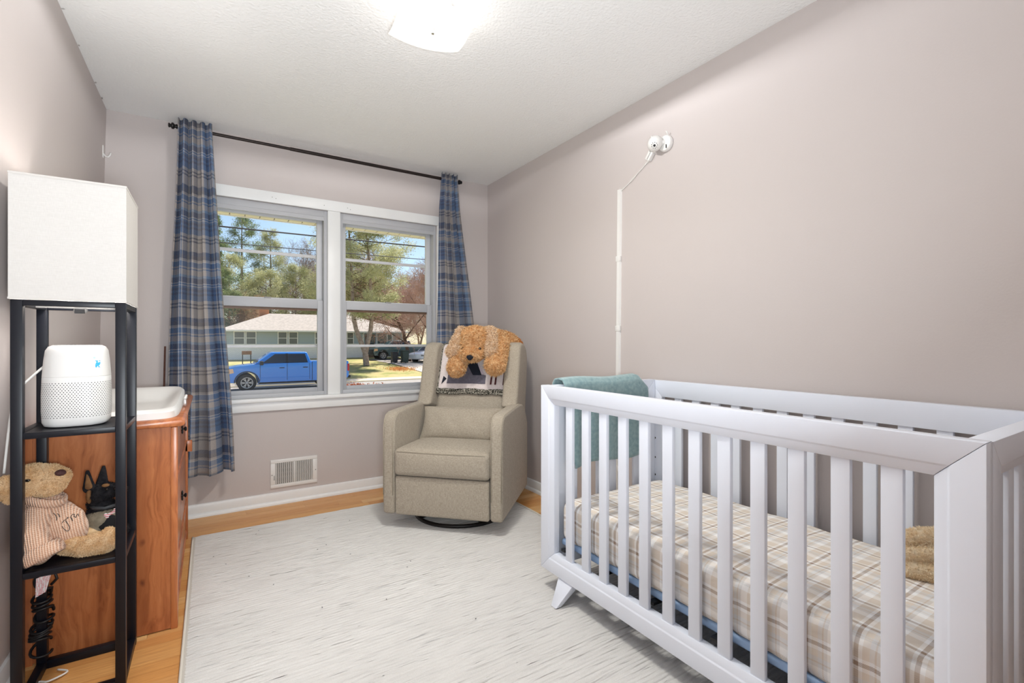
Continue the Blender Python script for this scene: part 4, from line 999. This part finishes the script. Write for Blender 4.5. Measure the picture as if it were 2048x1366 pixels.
MB().obox((xl(.24)+.016, 1.962, .245), (.03, .045, .075), Matrix.Rotation(.12, 3, 'X')).build('brick', M['plastic'], pw, bevel=.004)
MB().obox((xl(.31)+.014, 1.962, .315), (.028, .035, .028)).build('plug', M['cord_b'], pw, bevel=.004)
MB().box(xl(.3), xl(.3)+.004, 1.90, 2.02, .22, .36).build('outlet_plate', M['plastic'], pw, bevel=.002)

# ================================================================== outdoors
def gz(y_):
    P = [(3.7, -.55), (8, -.95), (18.6, -1.22), (19, -1.34), (29.3, -1.34), (29.6, -1.25), (36, -.72), (44, -.36), (70, .1), (160, .6)]
    for (a, za), (b_, zb) in zip(P, P[1:]):
        if y_ <= b_: return za+(zb-za)*(y_-a)/(b_-a)
    return P[-1][1]
def strip(name, y0, y1, x0, x1, mat, lab, cat, dz=0, n=24, m_=24, bump=0):
    rg = random.Random(7)
    def f_(s_, t):
        y_ = y0+(y1-y0)*t; return (x0+(x1-x0)*s_, y_, gz(y_)+dz+bump*rg.uniform(-1, 1))
    o = MB().grid(f_, m_, n).build(name, mat, structure=True, smooth=True); tag(o, lab, cat)
    return o
def m_grass(name, a, b_, c_):
    g = G(name, a, 1, .05); v_ = g.tc(); f1 = g.noise(v_, .9, 4, .6); f2 = g.noise(v_, 9, 4, .7)
    g.col(g.mix(g.ramp(f2, [(.35, (0, 0, 0)), (.7, (.7, .7, .7))]), g.ramp(f1, [(.35, a), (.5, b_), (.68, c_)]), b_)); g.bump(f2, .6, .05); return g.m
strip('near_lawn', 3.74, 18.8, -60, 80, m_grass('near_grass', S(136, 140, 100), S(168, 164, 126), S(184, 174, 144)), 'front lawn below the window', 'lawn')
strip('street', 18.8, 29.3, -60, 80, noisy('asphalt', S(150, 144, 138), S(168, 162, 156), 8, .9), 'grey asphalt street', 'street', n=2)
strip('curb', 29.25, 29.75, -60, 80, noisy('pale_concrete', S(214, 196, 170), S(226, 210, 188), 5, .9), 'pale concrete curb along the far side of the street', 'curb', .06, 2)
strip('far_lawn', 29.6, 150, -60, 80, m_grass('far_grass', S(132, 142, 82), S(180, 170, 118), S(196, 172, 132)), 'sunlit lawn across the street', 'lawn', n=50, m_=40)
dwm = noisy('driveway_concrete', S(206, 192, 176), S(220, 208, 194), 2, .9)
o = MB().grid(lambda s_, t: (lambda y_: (12.2+5.6*s_+(t-.5)*(-1.2), y_, gz(y_)+.03))(29.6+12.4*t), 6, 24).build('driveway', dwm, structure=True); tag(o, 'concrete driveway beside the house across the street', 'driveway')

# ---------------------------------------------------------------- vehicles
def arc(cx, cz, r_, a0, a1, n=10): return [(cx+r_*math.cos(R(a0+(a1-a0)*k/n)), cz+r_*math.sin(R(a0+(a1-a0)*k/n))) for k in range(n+1)]
def wheel(t, x, y_, z, r_, side, tire, rim, nsp=6):
    mt = Matrix.Translation((x, y_, z)) @ Matrix.Rotation(R(90)*side, 4, 'X')
    w_ = MB().lathe([(r_*.62, -.02), (r_*.68, .02), (r_*.95, .03), (r_, -.02), (r_, -.20), (r_*.95, -.25), (r_*.6, -.25)], 32, mt, False).build('wheel', tire, t, smooth=40, local=True)
    MB().lathe([(r_*.66, .012), (r_*.64, .026), (r_*.58, .022), (r_*.55, -.04)], 32, mt, False).build('rim', rim, w_, smooth=40, local=True)
    MB().lathe([(r_*.57, -.05), (r_*.02, -.048)], 24, mt).build('wheel_well', M['darkhole'], w_, local=True)
    MB().lathe([(r_*.13, -.04), (r_*.13, .02), (r_*.09, .03)], 16, mt).build('hub', rim, w_, local=True)
    for k in range(nsp):
        a = 2*math.pi*k/nsp
        for da in (-.16, .16):
            b = MB(); p0 = Vector((r_*.10*math.cos(a), r_*.10*math.sin(a), .005)); p1 = Vector((r_*.60*math.cos(a+da), r_*.60*math.sin(a+da), .012)); pr = Vector((-math.sin(a), math.cos(a), 0))*r_*.045
            b.hexa([mt @ (p0-pr), mt @ (p0+pr), mt @ (p0+pr-Vector((0, 0, .03))), mt @ (p0-pr-Vector((0, 0, .03)))], [mt @ (p1-pr), mt @ (p1+pr), mt @ (p1+pr-Vector((0, 0, .03))), mt @ (p1-pr-Vector((0, 0, .03)))]).build('spoke', rim, w_, local=True)
tire = noisy('tire_rubber', S(44, 42, 42), S(60, 58, 56), 20, .85); rimm = plain('machined_rim', S(186, 184, 182), .35, .5, .5)
cglass = plain('tinted_car_glass', S(40, 48, 56), .06, .8); blacktrim = plain('black_car_trim', S(28, 28, 30), .5)
def glassquad(t, nm, quad, off, mat=cglass):
    n = (Vector(quad[1])-Vector(quad[0])).cross(Vector(quad[3])-Vector(quad[0])).normalized()*off
    return MB().hexa([Vector(p)+n for p in quad], [Vector(p)-n for p in quad]).build(nm, mat, t, local=True)
def pickup(name, label, loc, rz, paint, sc=1.0):
    """crew cab pickup; local x runs from the nose (0) to the tail (5.8), near side at y=0, far side at y=2"""
    t = thing(name, label, 'pickup truck', loc, rz); t.scale = (sc, sc, sc)
    body = [(.10, .44), (.04, .55), (.02, .85), (.07, 1.08), (.16, 1.16), (.55, 1.23), (1.30, 1.31), (2.0, 1.335), (3.90, 1.36), (3.90, 1.40)] + [(3.95, 1.42), (5.70, 1.40), (5.76, 1.36), (5.78, .62), (5.70, .50)]
    body += [(5.22, .46)]+arc(4.72, .44, .49, 2, 178)[0:]+[(4.2, .36), (1.45, .36)]+arc(.95, .44, .49, 2, 178)+[(.44, .42)]
    MB().prism(body, 'y', .02, 1.98).build('body', paint, t, local=True, bevel=.035, seg=3, smooth=35, ang=50)
    zb, zt = 1.325, 1.90
    bot = [(1.28, .06), (3.90, .06), (3.90, 1.94), (1.28, 1.94)]; top = [(2.05, .24), (3.70, .24), (3.70, 1.76), (2.05, 1.76)]
    MB().hexa([(x, y_, zb) for x, y_ in bot], [(x, y_, zt) for x, y_ in top]).build('cab', paint, t, local=True, bevel=.06, seg=3, smooth=35)
    def side(x, k): # point on cab side, k 0..1 up
        return (x, .06+.2*k-.004, zb+(zt-zb)*k)
    for yside in (0, 1):
        fy = (lambda p: p) if yside == 0 else (lambda p: (p[0], 2-p[1], p[2]))
        q1 = [side(1.62, .06), side(2.70, .06), side(2.68, .84), side(2.20, .84)]; q2 = [side(2.80, .06), side(3.72, .06), side(3.60, .84), side(2.78, .84)]
        for q in (q1, q2): glassquad(t, 'side_window', [fy(p) for p in q], .012)
        glassquad(t, 'window_post', [fy(p) for p in (side(2.70, .05), side(2.80, .05), side(2.79, .86), side(2.68, .86))], .014, blacktrim)
        ys = .016 if yside == 0 else 1.984
        for x in (1.52, 2.74, 3.80): MB().box(x-.006, x+.006, ys-.006, ys+.006, .5, 1.32).build('door_seam', blacktrim, t, local=True)
        MB().box(3.915, 3.935, ys-.008, ys+.008, .45, 1.40).build('bed_gap', blacktrim, t, local=True)
        for x in (2.50, 3.60): MB().box(x-.11, x+.11, ys-.025, ys+.02, 1.10, 1.135).build('door_handle', blacktrim, t, local=True, bevel=.008)
        sg = -1 if yside == 0 else 1
        MB().box(1.50, 1.66, ys+sg*.06-.10, ys+sg*.06+.10, 1.27, 1.47).build('side_mirror', blacktrim, t, local=True, bevel=.03)
        MB().box(1.46, 4.20, ys-.012, ys+.012, .34, .42).build('rocker_trim', blacktrim, t, local=True)
        MB().box(1.50, 3.88, ys-.010, ys+.010, .62, .65).build('body_crease', paint, t, local=True, bevel=.006)
        for cx in (.95, 4.72):
            A = arc(cx, .44, .50, 0, 180, 16); B_ = arc(cx, .44, .55, 0, 180, 16)
            MB().prism(A+B_[::-1], 'y', ys-.014, ys+.014).build('arch_trim', blacktrim, t, local=True)
        MB().prism([(.02, .84), (.40, .92), (.36, 1.12), (.06, 1.09)], 'y', ys-.010, ys+.012).build('headlight', plain('headlight_amber', S(236, 190, 150), .15) if 'headlight_amber' not in bpy.data.materials else bpy.data.materials['headlight_amber'], t, local=True)
        MB().box(5.70, 5.80, ys-.012 if yside == 0 else ys-.12, ys+.12 if yside == 0 else ys+.012, .86, 1.24).build('tail_light', plain('red_tail_light', S(200, 30, 36), .2) if 'red_tail_light' not in bpy.data.materials else bpy.data.materials['red_tail_light'], t, local=True, bevel=.01)
        for cx in (.95, 4.72): wheel(t, cx, .06 if yside == 0 else 1.94, .42, .42, 1 if yside == 0 else -1, tire, rimm)
    glassquad(t, 'windshield', [(1.36, .18, zb+.05), (1.36, 1.82, zb+.05), (2.10, 1.68, zt-.06), (2.10, .32, zt-.06)], .02)
    glassquad(t, 'rear_window', [(3.885, .3, zb+.08), (3.885, 1.7, zb+.08), (3.67, 1.6, zt-.1), (3.67, .4, zt-.1)], .02)
    MB().box(-.01, .06, .25, 1.75, .62, 1.06).build('grille', blacktrim, t, local=True, bevel=.02)
    MB().box(-.05, .12, .08, 1.92, .42, .64).build('front_bumper', blacktrim, t, local=True, bevel=.04)
    MB().box(5.74, 5.90, .1, 1.9, .48, .64).build('rear_bumper', blacktrim, t, local=True, bevel=.03)
    return t
def carpaint(name, c_):
    g = G(name, c_, .22, .6, .0); g.b.inputs['Coat Weight'].default_value = .8; return g.m
pickup('blue_pickup_truck', 'bright blue crew cab pickup truck parked on the street', (.55, 26.5, -1.34), 0, carpaint('bright_blue_paint', S(44, 136, 226)))
pickup('dark_pickup_truck', 'dark teal pickup truck parked in the driveway behind the white car', (11.75, 40.6, gz(40.6)+.02), 0, carpaint('dark_teal_paint', S(64, 92, 94)), .88)
sed = thing('white_sedan', 'white sedan parked on the driveway across the street', 'car', (14.75, 36.2, gz(36.6)+.03), R(36))
wp = carpaint('white_car_paint', S(232, 234, 236)); wp.node_tree.nodes['Principled BSDF'].inputs['Metallic'].default_value = 0
cb_ = [(.10, .30), (.02, .42), (.04, .66), (.20, .78), (1.15, .92), (1.35, .95), (3.9, .97), (4.70, .92), (4.82, .80), (4.80, .38), (4.7, .32)]+[(4.1, .30)]+arc(3.72, .33, .36, 0, 180, 8)+[(3.3, .22), (1.4, .22)]+arc(.92, .33, .36, 0, 180, 8)+[(.5, .28)]
MB().prism(cb_, 'y', .02, 1.82).build('body', wp, sed, local=True, bevel=.05, seg=3, smooth=35, ang=50)
MB().hexa([(1.25, .08, .94), (4.05, .08, .94), (4.05, 1.76, .94), (1.25, 1.76, .94)], [(2.05, .28, 1.42), (3.35, .28, 1.42), (3.35, 1.56, 1.42), (2.05, 1.56, 1.42)]).build('cabin', wp, sed, local=True, bevel=.05, seg=3, smooth=35)
sd_ = lambda x, k: (x, .075+.2*k-.004, .945+.48*k)
for q in ([sd_(1.55, .08), sd_(2.60, .08), sd_(2.58, .86), sd_(2.14, .86)], [sd_(2.70, .08), sd_(3.70, .08), sd_(3.25, .86), sd_(2.68, .86)]): glassquad(sed, 'side_window', q, .012)
glassquad(sed, 'windshield', [(1.33, .2, .98), (1.33, 1.64, .98), (2.02, 1.5, 1.40), (2.02, .34, 1.40)], .02)
for x in (1.50, 2.66): MB().box(x-.006, x+.006, .008, .022, .35, .95).build('door_seam', blacktrim, sed, local=True)
MB().box(.01, .06, .15, .55, .56, .70).build('headlight', M['greyplastic'], sed, local=True, bevel=.02)
MB().box(1.46, 1.62, -.10, .05, .95, 1.08).build('side_mirror', wp, sed, local=True, bevel=.03)
for cx in (.92, 3.72):
    wheel(sed, cx, .04, .33, .33, 1, tire, rimm, 5); wheel(sed, cx, 1.80, .33, .33, -1, tire, rimm, 5)
# bins
def bin_(label, x, y_, c_, s_=1):
    t = thing('wheelie_bin', label, 'bin', (x, y_, gz(y_)+.03), group='bins by the driveway')
    mm = plain('bin_plastic_%d' % int(c_[0]*999), c_, .6)
    MB().hexa([(-.22*s_, -.25*s_, .04), (.22*s_, -.25*s_, .04), (.22*s_, .25*s_, .04), (-.22*s_, .25*s_, .04)], [(-.28*s_, -.32*s_, .95*s_), (.28*s_, -.32*s_, .95*s_), (.28*s_, .32*s_, .95*s_), (-.28*s_, .32*s_, .95*s_)]).build('bin_body', mm, t, local=True, bevel=.02)
    MB().box(-.30*s_, .30*s_, -.35*s_, .34*s_, .96*s_, 1.03*s_).build('lid', mm, t, local=True, bevel=.02)
    for xx in (-.2, .2): MB().lathe([(.1, -.03), (.1, .03)], 14, Matrix.Translation((xx*s_, .28*s_, .1)) @ Matrix.Rotation(R(90), 4, 'Y')).build('wheel', tire, t, local=True)
bin_('dark green bin nearest the white car', 13.30, 37.3, S(52, 66, 60)); bin_('black bin beside the dark green bin', 12.55, 37.6, S(44, 44, 48), .85)
st = thing('wooden_stand', 'small brown wooden stand on thin legs on the lawn behind the blue pickup', 'stand', (2.05, 36.5, gz(36.5)))
wd = noisy('weathered_wood', S(120, 84, 58), S(150, 110, 78), 12, .8)
for k in range(3): MB().box(-.28, .28, -.2+.135*k, -.08+.135*k, .92, 1.16).build('plank', wd, st, local=True)
for x in (-.24, .24):
    for y_ in (-.16, .16): MB().box(x-.02, x+.02, y_-.02, y_+.02, 0, .92).build('leg', M['blackmetal'], st, local=True)

# ---------------------------------------------------------------- the house across the street
hs = thing('neighbor_house', 'single storey house with grey hip roof and white brick base across the street', 'house', (8, 48, -.45))
g = G('sage_siding', S(166, 182, 188), .8); zc = g.sep(g.tc()); ln = g.math('LESS_THAN', g.math('FRACT', g.math('MULTIPLY', zc[2], 7)), .1); g.col(g.mix(ln, S(168, 182, 190), S(134, 147, 154))); siding = g.m
g = G('white_brick', S(240, 238, 236), .8); bt = g.n('TexBrick', None, Vector=g.map(g.tc(), (1, 1, 1), rot=(R(90), 0, 0)), Color1=(*S(253, 252, 252), 1), Color2=(*S(246, 245, 245), 1), Mortar=(*S(222, 221, 220), 1), Scale=3.2).outputs[0]; g.col(bt); brick = g.m
shing = noisy('grey_brown_shingles', S(164, 155, 146), S(190, 180, 170), 5, .9, .3, .02)
HX0, HX1, HY0, HY1 = .9, 15.5, 44, 52
MB().box(HX0, HX1, HY0, HY1, -.6, .86).build('brick_base', brick, hs)
MB().box(HX0+.03, HX1-.03, HY0+.03, HY1-.03, .86, 2.0).build('siding_wall', siding, hs)
MB().box(HX0-.01, HX1+.01, HY0-.04, HY0+.03, .84, .90).build('water_table', M['trim'], hs)
e_ = .55
MB().add([(HX0-e_, HY0-e_, 1.98), (HX1+e_, HY0-e_, 1.98), (HX1+e_, HY1+e_, 1.98), (HX0-e_, HY1+e_, 1.98), (HX0+3.6, 48, 3.62), (HX1-3.6, 48, 3.62)], [(0, 1, 5, 4), (1, 2, 5), (2, 3, 4, 5), (3, 0, 4), (3, 2, 1, 0)]).build('roof', shing, hs)
MB().box(HX0-e_-.02, HX1+e_+.02, HY0-e_-.06, HY0-e_, 1.90, 2.02).build('gutter', M['trim'], hs)
for x in (HX0+.06, 11.75): MB().tube([(x, HY0-.5, 1.92), (x, HY0-.08, 1.75), (x, HY0-.06, -.3)], .05, 6).build('downspout', M['trim'], hs)
hglass = plain('house_window_glass', S(84, 92, 90), .08, .7); blind = plain('window_blind', S(196, 200, 192), .7)
def hwin(xa, xb, za=.90, zb=1.86, split=True, dark=True):
    f_ = MB().box(xa-.07, xb+.07, HY0-.03, HY0+.04, za-.06, zb+.06).build('window', M['trim'], hs)
    if split:
        zm = (za+zb)/2
        MB().box(xa, xb, HY0-.035, HY0-.028, za, zm-.025).build('pane', hglass, f_); MB().box(xa, xb, HY0-.045, HY0-.028, zm+.025, zb).build('pane', hglass if dark else blind, f_)
    else: MB().box(xa, xb, HY0-.035, HY0-.028, za, zb).build('pane', hglass, f_)
for q in ((1.62, 2.28), (2.46, 3.10), (4.80, 5.40), (5.62, 6.22), (7.7, 8.4), (10.38, 10.86)): hwin(*q)
hwin(13.06, 13.92, .30, 1.88, False); hwin(14.04, 14.42, .30, 1.88, False)
hd_ = MB().box(11.95, 12.85, HY0-.03, HY0+.04, -.40, 1.75).build('front_door', plain('door_brown', S(120, 96, 80), .6), hs)
MB().box(12.05, 12.75, HY0-.04, HY0-.03, .7, 1.6).build('door_pane', hglass, hd_)
for x in (HX0+.02, HX1-.1): MB().box(x, x+.12, HY0-.02, HY0+.05, .86, 1.96).build('corner_board', M['trim'], hs)
ck = plain('chimney_brick', S(206, 140, 100), .9)
MB().box(3.75, 4.5, 48.4, 49.0, 3.0, 4.25).box(3.70, 4.55, 48.35, 49.05, 4.18, 4.28).build('chimney', ck, hs)

# ---------------------------------------------------------------- power lines
cab = plain('dark_cable', S(62, 60, 62), .7)
for lab, y_, z0, z1, r_ in (('thick dark utility cable crossing the sky, the upper one', 20, 5.55, 5.55, .028), ('thin utility wire crossing the sky below the thick cable', 20.6, 5.05, 5.15, .016)):
    o = MB().tube([(-30+100*k/60, y_, z0+(z1-z0)*k/60-.35*math.sin(math.pi*((k/60*100-30+30) % 50)/50)) for k in range(61)], r_, 6).build('utility_wire', cab, smooth=True)
    tag(o, lab, 'cable', 'utility wires')

# ---------------------------------------------------------------- trees
def seg_tubes(S_, n):
    A = np.array([s_[0] for s_ in S_]); B_ = np.array([s_[1] for s_ in S_]); r0 = np.array([s_[2] for s_ in S_])[:, None]; r1 = np.array([s_[3] for s_ in S_])[:, None]
    D = B_-A; D /= np.linalg.norm(D, axis=1)[:, None]+1e-9
    ref = np.where(np.abs(D[:, 2:3]) < .9, np.array([[0, 0, 1.]]), np.array([[1., 0, 0]])); U = np.cross(D, ref); U /= np.linalg.norm(U, axis=1)[:, None]; W = np.cross(D, U)
    V = []
    for k in range(n):
        a = 2*math.pi*k/n; o_ = U*math.cos(a)+W*math.sin(a); V.append(A+o_*r0); V.append(B_+o_*r1)
    V = np.stack(V, 1); m_ = len(A); i = np.arange(m_)[:, None]*2*n; F = []
    for k in range(n):
        j = (k+1) % n; F.append(i+[2*k, 2*j, 2*j+1, 2*k+1])
    return V.reshape(-1, 3), np.concatenate(F, 0)
def grow(rg, p, d, L, r_, lev, maxlev, out, spread, kids, up=.12):
    n = 5 if lev < 2 else 3; cur = Vector(p); dr_ = Vector(d)
    for i in range(n):
        t0, t1_ = i/n, (i+1)/n
        dr_ = (dr_+Vector((rg.gauss(0, .13), rg.gauss(0, .13), rg.gauss(0, .08)+up*(lev > 0)*.5))).normalized()
        nx = cur+dr_*L/n; ra, rb_ = r_*(1-.65*t0), r_*(1-.65*t1_)
        out[min(lev, 2)].append((tuple(cur), tuple(nx), ra, rb_))
        if lev < maxlev and (t1_ > .3 or lev > 0):
            for _ in range(kids[lev]):
                a = rg.uniform(0, 2*math.pi); o_ = dr_.orthogonal().normalized(); o_ = Quaternion(dr_, a) @ o_
                nd = (dr_*rg.uniform(.3, .9)+o_*spread*rg.uniform(.6, 1.2)).normalized()
                grow(rg, cur.lerp(nx, rg.random()), nd, L*rg.uniform(.38, .62), rb_*.6, lev+1, maxlev, out, spread, kids, up)
        cur = nx
    if lev == 0 and maxlev > 0:
        for _ in range(3):
            nd = (dr_+Vector((rg.gauss(0, .5), rg.gauss(0, .5), .4))).normalized(); grow(rg, cur, nd, L*.45, r_*.35, 1, maxlev, out, spread, kids, up)
bark = noisy('grey_brown_bark', S(142, 122, 108), S(184, 164, 148), 6, .95, .3, .02); bark_d = noisy('dark_bark', S(86, 66, 56), S(116, 94, 80), 6, .95, .3, .02)
twig_p = plain('pinkish_twigs', S(186, 152, 136), .95); twig_g = plain('grey_twigs', S(156, 142, 132), .95); twig_t = plain('tan_twigs', S(196, 160, 124), .95)
def bare_tree(label, x, y_, H, seed, tw, bk_=bark, lev=4, kids=(2, 2, 2, 2), spread=.75, r_=.16, lean=(0, 0), group='bare trees across the street', dz=0):
    rg = random.Random(seed); z = gz(y_)+dz; t = thing('bare_tree', label, 'tree', (x, y_, z), group=group)
    out = [[], [], []]; grow(rg, (x, y_, z-.1), Vector((lean[0], lean[1], 1)).normalized(), H*.62, r_, 0, lev, out, spread, kids)
    V, F = seg_tubes(out[0], 8); finish(np_mesh('trunk', V, F), 'trunk', bk_, t, True, False, False)
    if out[1]: V, F = seg_tubes(out[1], 5); tag(finish(np_mesh('branches', V, F), 'branches', bk_, t, True, False, False), kind='stuff')
    if out[2]:
        V, F = seg_tubes([(a, b_, max(r0, .010), max(r1, .007)) for a, b_, r0, r1 in out[2]], 3); tag(finish(np_mesh('twigs', V, F), 'twigs', tw, t, True, False, False), kind='stuff')
    return t
def needles(rg, C_, Dr, n, ln, wd_, spread):
    """n needle tufts around each centre, roughly along Dr"""
    m_ = len(C_); C_ = np.repeat(C_, n, 0)+rg.normal(size=(m_*n, 3))*spread; D = np.repeat(Dr, n, 0)+rg.normal(size=(m_*n, 3))*.8; D /= np.linalg.norm(D, axis=1)[:, None]
    Q = np.cross(D, rg.normal(size=D.shape)); Q /= np.linalg.norm(Q, axis=1)[:, None]; L = ln*(.5+rg.random((len(D), 1))); W = wd_*(.5+rg.random((len(D), 1)))
    V = np.stack([C_-Q*W, C_+Q*W, C_+D*L], 1).reshape(-1, 3); return V, np.arange(len(V)).reshape(-1, 3)
fol = [soft('olive_needles', S(146, 152, 104), S(206, 204, 158), 1.1, .4), soft('deep_green_needles', S(96, 118, 78), S(160, 170, 120), 1.1, .4), soft('pale_yellow_green_needles', S(168, 172, 122), S(220, 217, 176), 1.1, .4)]
def conifer(label, x, y_, H, Rb, seed, fm, z0=.12, pine=False, n=1.0, lean=0, group='evergreen trees across the street', forks=1):
    rg = np.random.default_rng(seed); rr = random.Random(seed); z = gz(y_); t = thing('evergreen_tree', label, 'tree', (x, y_, z), group=group)
    br = []; CC = []; DD = []
    for fk in range(forks):
        ox = (fk-.5*(forks-1))*1.3; axis = lambda h_: np.array([x+lean*h_/H+ox*min(1, max(0, (h_-.9)/2.2)), y_+.25*math.sin(h_*.5+fk), z+h_])
        tr_ = [tuple(axis(H*k/14)) for k in range(15)]
        for k in range(14): br.append((tr_[k], tr_[k+1], .24*(1-.065*k)*H/11*.75, .24*(1-.065*(k+1))*H/11*.75, 0))
        h_ = H*z0
        while h_ < H*.985:
            f_ = (h_/H-z0)/(1-z0)
            rad = Rb*((1-f_)**.8 if not pine else max(.25, math.sin(math.pi*min(1, .25+.75*f_))**.7))*rr.uniform(.55, 1.12)
            for _ in range(3 if pine else 4):
                a = rr.uniform(0, 2*math.pi); p0 = axis(h_); dr_ = np.array([math.cos(a), math.sin(a), (.35 if pine else -.12)]); m_ = 6; last = p0
                for k in range(1, m_+1):
                    p = p0+dr_*rad*k/m_+np.array([0, 0, -.10*rad*(k/m_)**2 if not pine else .1*rad*(k/m_)**2]); br.append((tuple(last), tuple(p), .03*(1-k/m_*.7), .03*(1-(k+1)/m_*.6), 1)); last = p
                    if k/m_ > (.25 if not pine else .55):
                        CC.append(p); DD.append(dr_*.8+np.array([0, 0, -.1 if not pine else .5]))
                        s_ = np.array([-math.sin(a), math.cos(a), 0])*rad*.20*(1-k/m_*.6)
                        CC += [p+s_, p-s_]; DD += [dr_+s_, dr_-s_]
            h_ += rr.uniform(.22, .38)*(1.4 if pine else 1)*H/10
    V, F = seg_tubes([b_[:4] for b_ in br if b_[4] == 0], 8); finish(np_mesh('trunk', V, F), 'trunk', bark, t, True, False, False)
    V, F = seg_tubes([b_[:4] for b_ in br if b_[4] == 1], 3); tag(finish(np_mesh('branches', V, F), 'branches', bark_d, t, True, False, False), kind='stuff')
    V, F = needles(rg, np.array(CC), np.array(DD), int(34*n), .17, .024, .16 if not pine else .24)
    tag(finish(np_mesh('needles', V, F), 'needles', fm, t, False, False, False), kind='stuff')
conifer('big pale spruce with a forked trunk on the lawn in front of the house', 9.9, 36, 12.5, 3.1, 5, fol[2], .27, pine=True, n=2.2, forks=2, lean=-.9)
for lab, x, y_, H, Rb, sd__, fm, pine in (
        ('dark spruce at the far left edge of the window view', .1, 53, 16, 3.0, 31, fol[1], False), ('tall pine with a rounded top, second evergreen from the left', 2.9, 60, 15.2, 2.6, 32, fol[1], True),
        ('tall pine standing right of the chimney', 5.9, 62, 14.0, 2.4, 33, fol[0], True), ('short yellowish evergreen behind the left end of the house roof', 1.6, 56, 9.8, 3.0, 34, fol[2], True),
        ('short yellowish evergreen behind the middle of the house roof', 5.0, 57, 8.6, 2.8, 35, fol[2], True), ('olive evergreen behind the right part of the house roof', 8.2, 59, 9.6, 3.0, 36, fol[0], True),
        ('pale evergreen beyond the big forked spruce', 11.8, 60, 10.5, 2.8, 37, fol[2], True)):
    conifer(lab, x, y_, H, Rb, sd__, fm, .16, pine, 1.15)
for lab, x, y_, H, sd__, tw in (
        ('bare grey tree rising between the two tall pines', 7.2, 64, 15, 51, twig_g), ('bare tree with pinkish twigs behind the house ridge', 10.2, 66, 14, 52, twig_p), ('bare tree with pinkish twigs left of the wooded corner', 14.2, 58, 13, 53, twig_p),
        ('bare tree with tan twigs behind the house right end', 17.0, 60, 12.5, 54, twig_p), ('tall bare tree with pinkish twigs above the driveway', 20.2, 61, 13.5, 55, twig_p), ('bare tree with tan twigs far right in the window', 23.4, 60, 12, 56, twig_t),
        ('bare tree with grey twigs at the right window edge', 26.0, 63, 13, 57, twig_g)):
    bare_tree(lab, x, y_, H, sd__, tw)
bare_tree('dark branching bare tree on the right beside the driveway', 14.3, 38.8, 10.5, 61, twig_p, bark_d, spread=.85, r_=.17, lean=(-.04, 0)); bare_tree('slimmer dark bare tree farther right by the driveway', 17.3, 42.5, 10.5, 62, twig_p, bark_d, spread=.8, r_=.13)
random.seed(77)
for i in range(9):
    bare_tree(['leftmost thin brown trunk in the woods behind the house roof', 'thin brown trunk behind the roof, second from the left', 'thin brown trunk just left of the chimney', 'thin brown trunk just right of the chimney', 'thin brown trunk behind the middle of the roof ridge', 'pale brown brush right behind the end of the house', 'pale brown brush behind the dark pickup', 'pale brown brush behind the white sedan', 'rightmost pale brown brush in the window view'][i], (-.6+1.15*i) if i < 5 else 14.6+2.2*(i-5), 54+random.uniform(-1, 1.5), (5.6 if i < 5 else 7.5)+random.random(), 80+i, twig_t if i < 5 else twig_p, bark, kids=(2, 2, 2, 2) if i > 4 else (1, 2, 2, 2), r_=.13, group='woods behind the house' if i < 5 else 'brush behind the driveway')
for i, (x, y_, H) in enumerate(((-2, 74, 12), (3.4, 78, 11), (8.6, 76, 11), (12.4, 74, 12), (18.2, 75, 13), (22.2, 73, 12), (26.4, 75, 13), (30.5, 74, 13))):
    bare_tree(['pale bare tree farthest left beyond the houses', 'distant bare tree behind the tall pines', 'distant bare tree behind the olive evergreen', 'distant bare tree just right of the forked spruce', 'distant bare tree above the house right end', 'distant bare tree above the dark pickup', 'distant bare tree above the white sedan', 'distant bare tree farthest right beyond the houses'][i],
              x, y_, H, 120+i, [twig_t, twig_g, twig_p][i % 3], bark, kids=(3, 2, 2, 1), r_=.15, group='distant woods')
# shrub tips under the window and fallen leaves
redl = soft('russet_leaves', S(150, 84, 60), S(196, 122, 90), 30, .3)
for lab, x, y_, n_, rad, sd__ in (('low russet leaved shrub just outside the right window', 1.20, 4.92, 700, .12, 1), ('small tuft of russet leaves beside the shrub outside the right window', 1.44, 4.92, 70, .05, 2)):
    t = thing('shrub', lab, 'shrub', (x, y_, gz(y_)), group='shrubs below the window'); rg = np.random.default_rng(sd__); st_ = []
    for k in range(14):
        a = rg.random()*6.28; st_.append(((x+.03*math.cos(a), y_+.03*math.sin(a), gz(y_)-.02), (x+rad*rg.random()*math.cos(a), y_+rad*rg.random()*math.sin(a), .60+.07*rg.random()), .008, .003))
    V, F = seg_tubes(st_, 5); tag(finish(np_mesh('stems', V, F), 'stems', bark_d, t, True, False, False), kind='stuff')
    C_ = np.stack([x+rg.normal(size=n_)*rad*.75, y_+rg.normal(size=n_)*rad*.6, .62+.05*rg.random(n_)*(1 if rad > .1 else .9)], 1); D = rg.normal(size=(n_, 3))
    V, F = needles(rg, C_, D, 1, .019, .006, .005); tag(finish(np_mesh('leaves', V, F), 'leaves', redl, t, False, False, False), kind='stuff')
rg = np.random.default_rng(5); n_ = 900
C_ = np.stack([11.6+rg.normal(size=n_)*.5, 33.4+rg.normal(size=n_)*.45, np.zeros(n_)], 1); C_[:, 2] = [gz(v)+.03+.10*rg.random() for v in C_[:, 1]]
V, F = needles(rg, C_, rg.normal(size=(n_, 3)), 1, .07, .03, .0)
o = finish(np_mesh('fallen_leaves', V, F), 'fallen_leaves', soft('orange_leaves', S(206, 140, 84), S(226, 170, 110), 3, .3), None, False, False, False)
tag(o, 'scatter of orange fallen leaves on the lawn', 'leaves', kind='stuff')
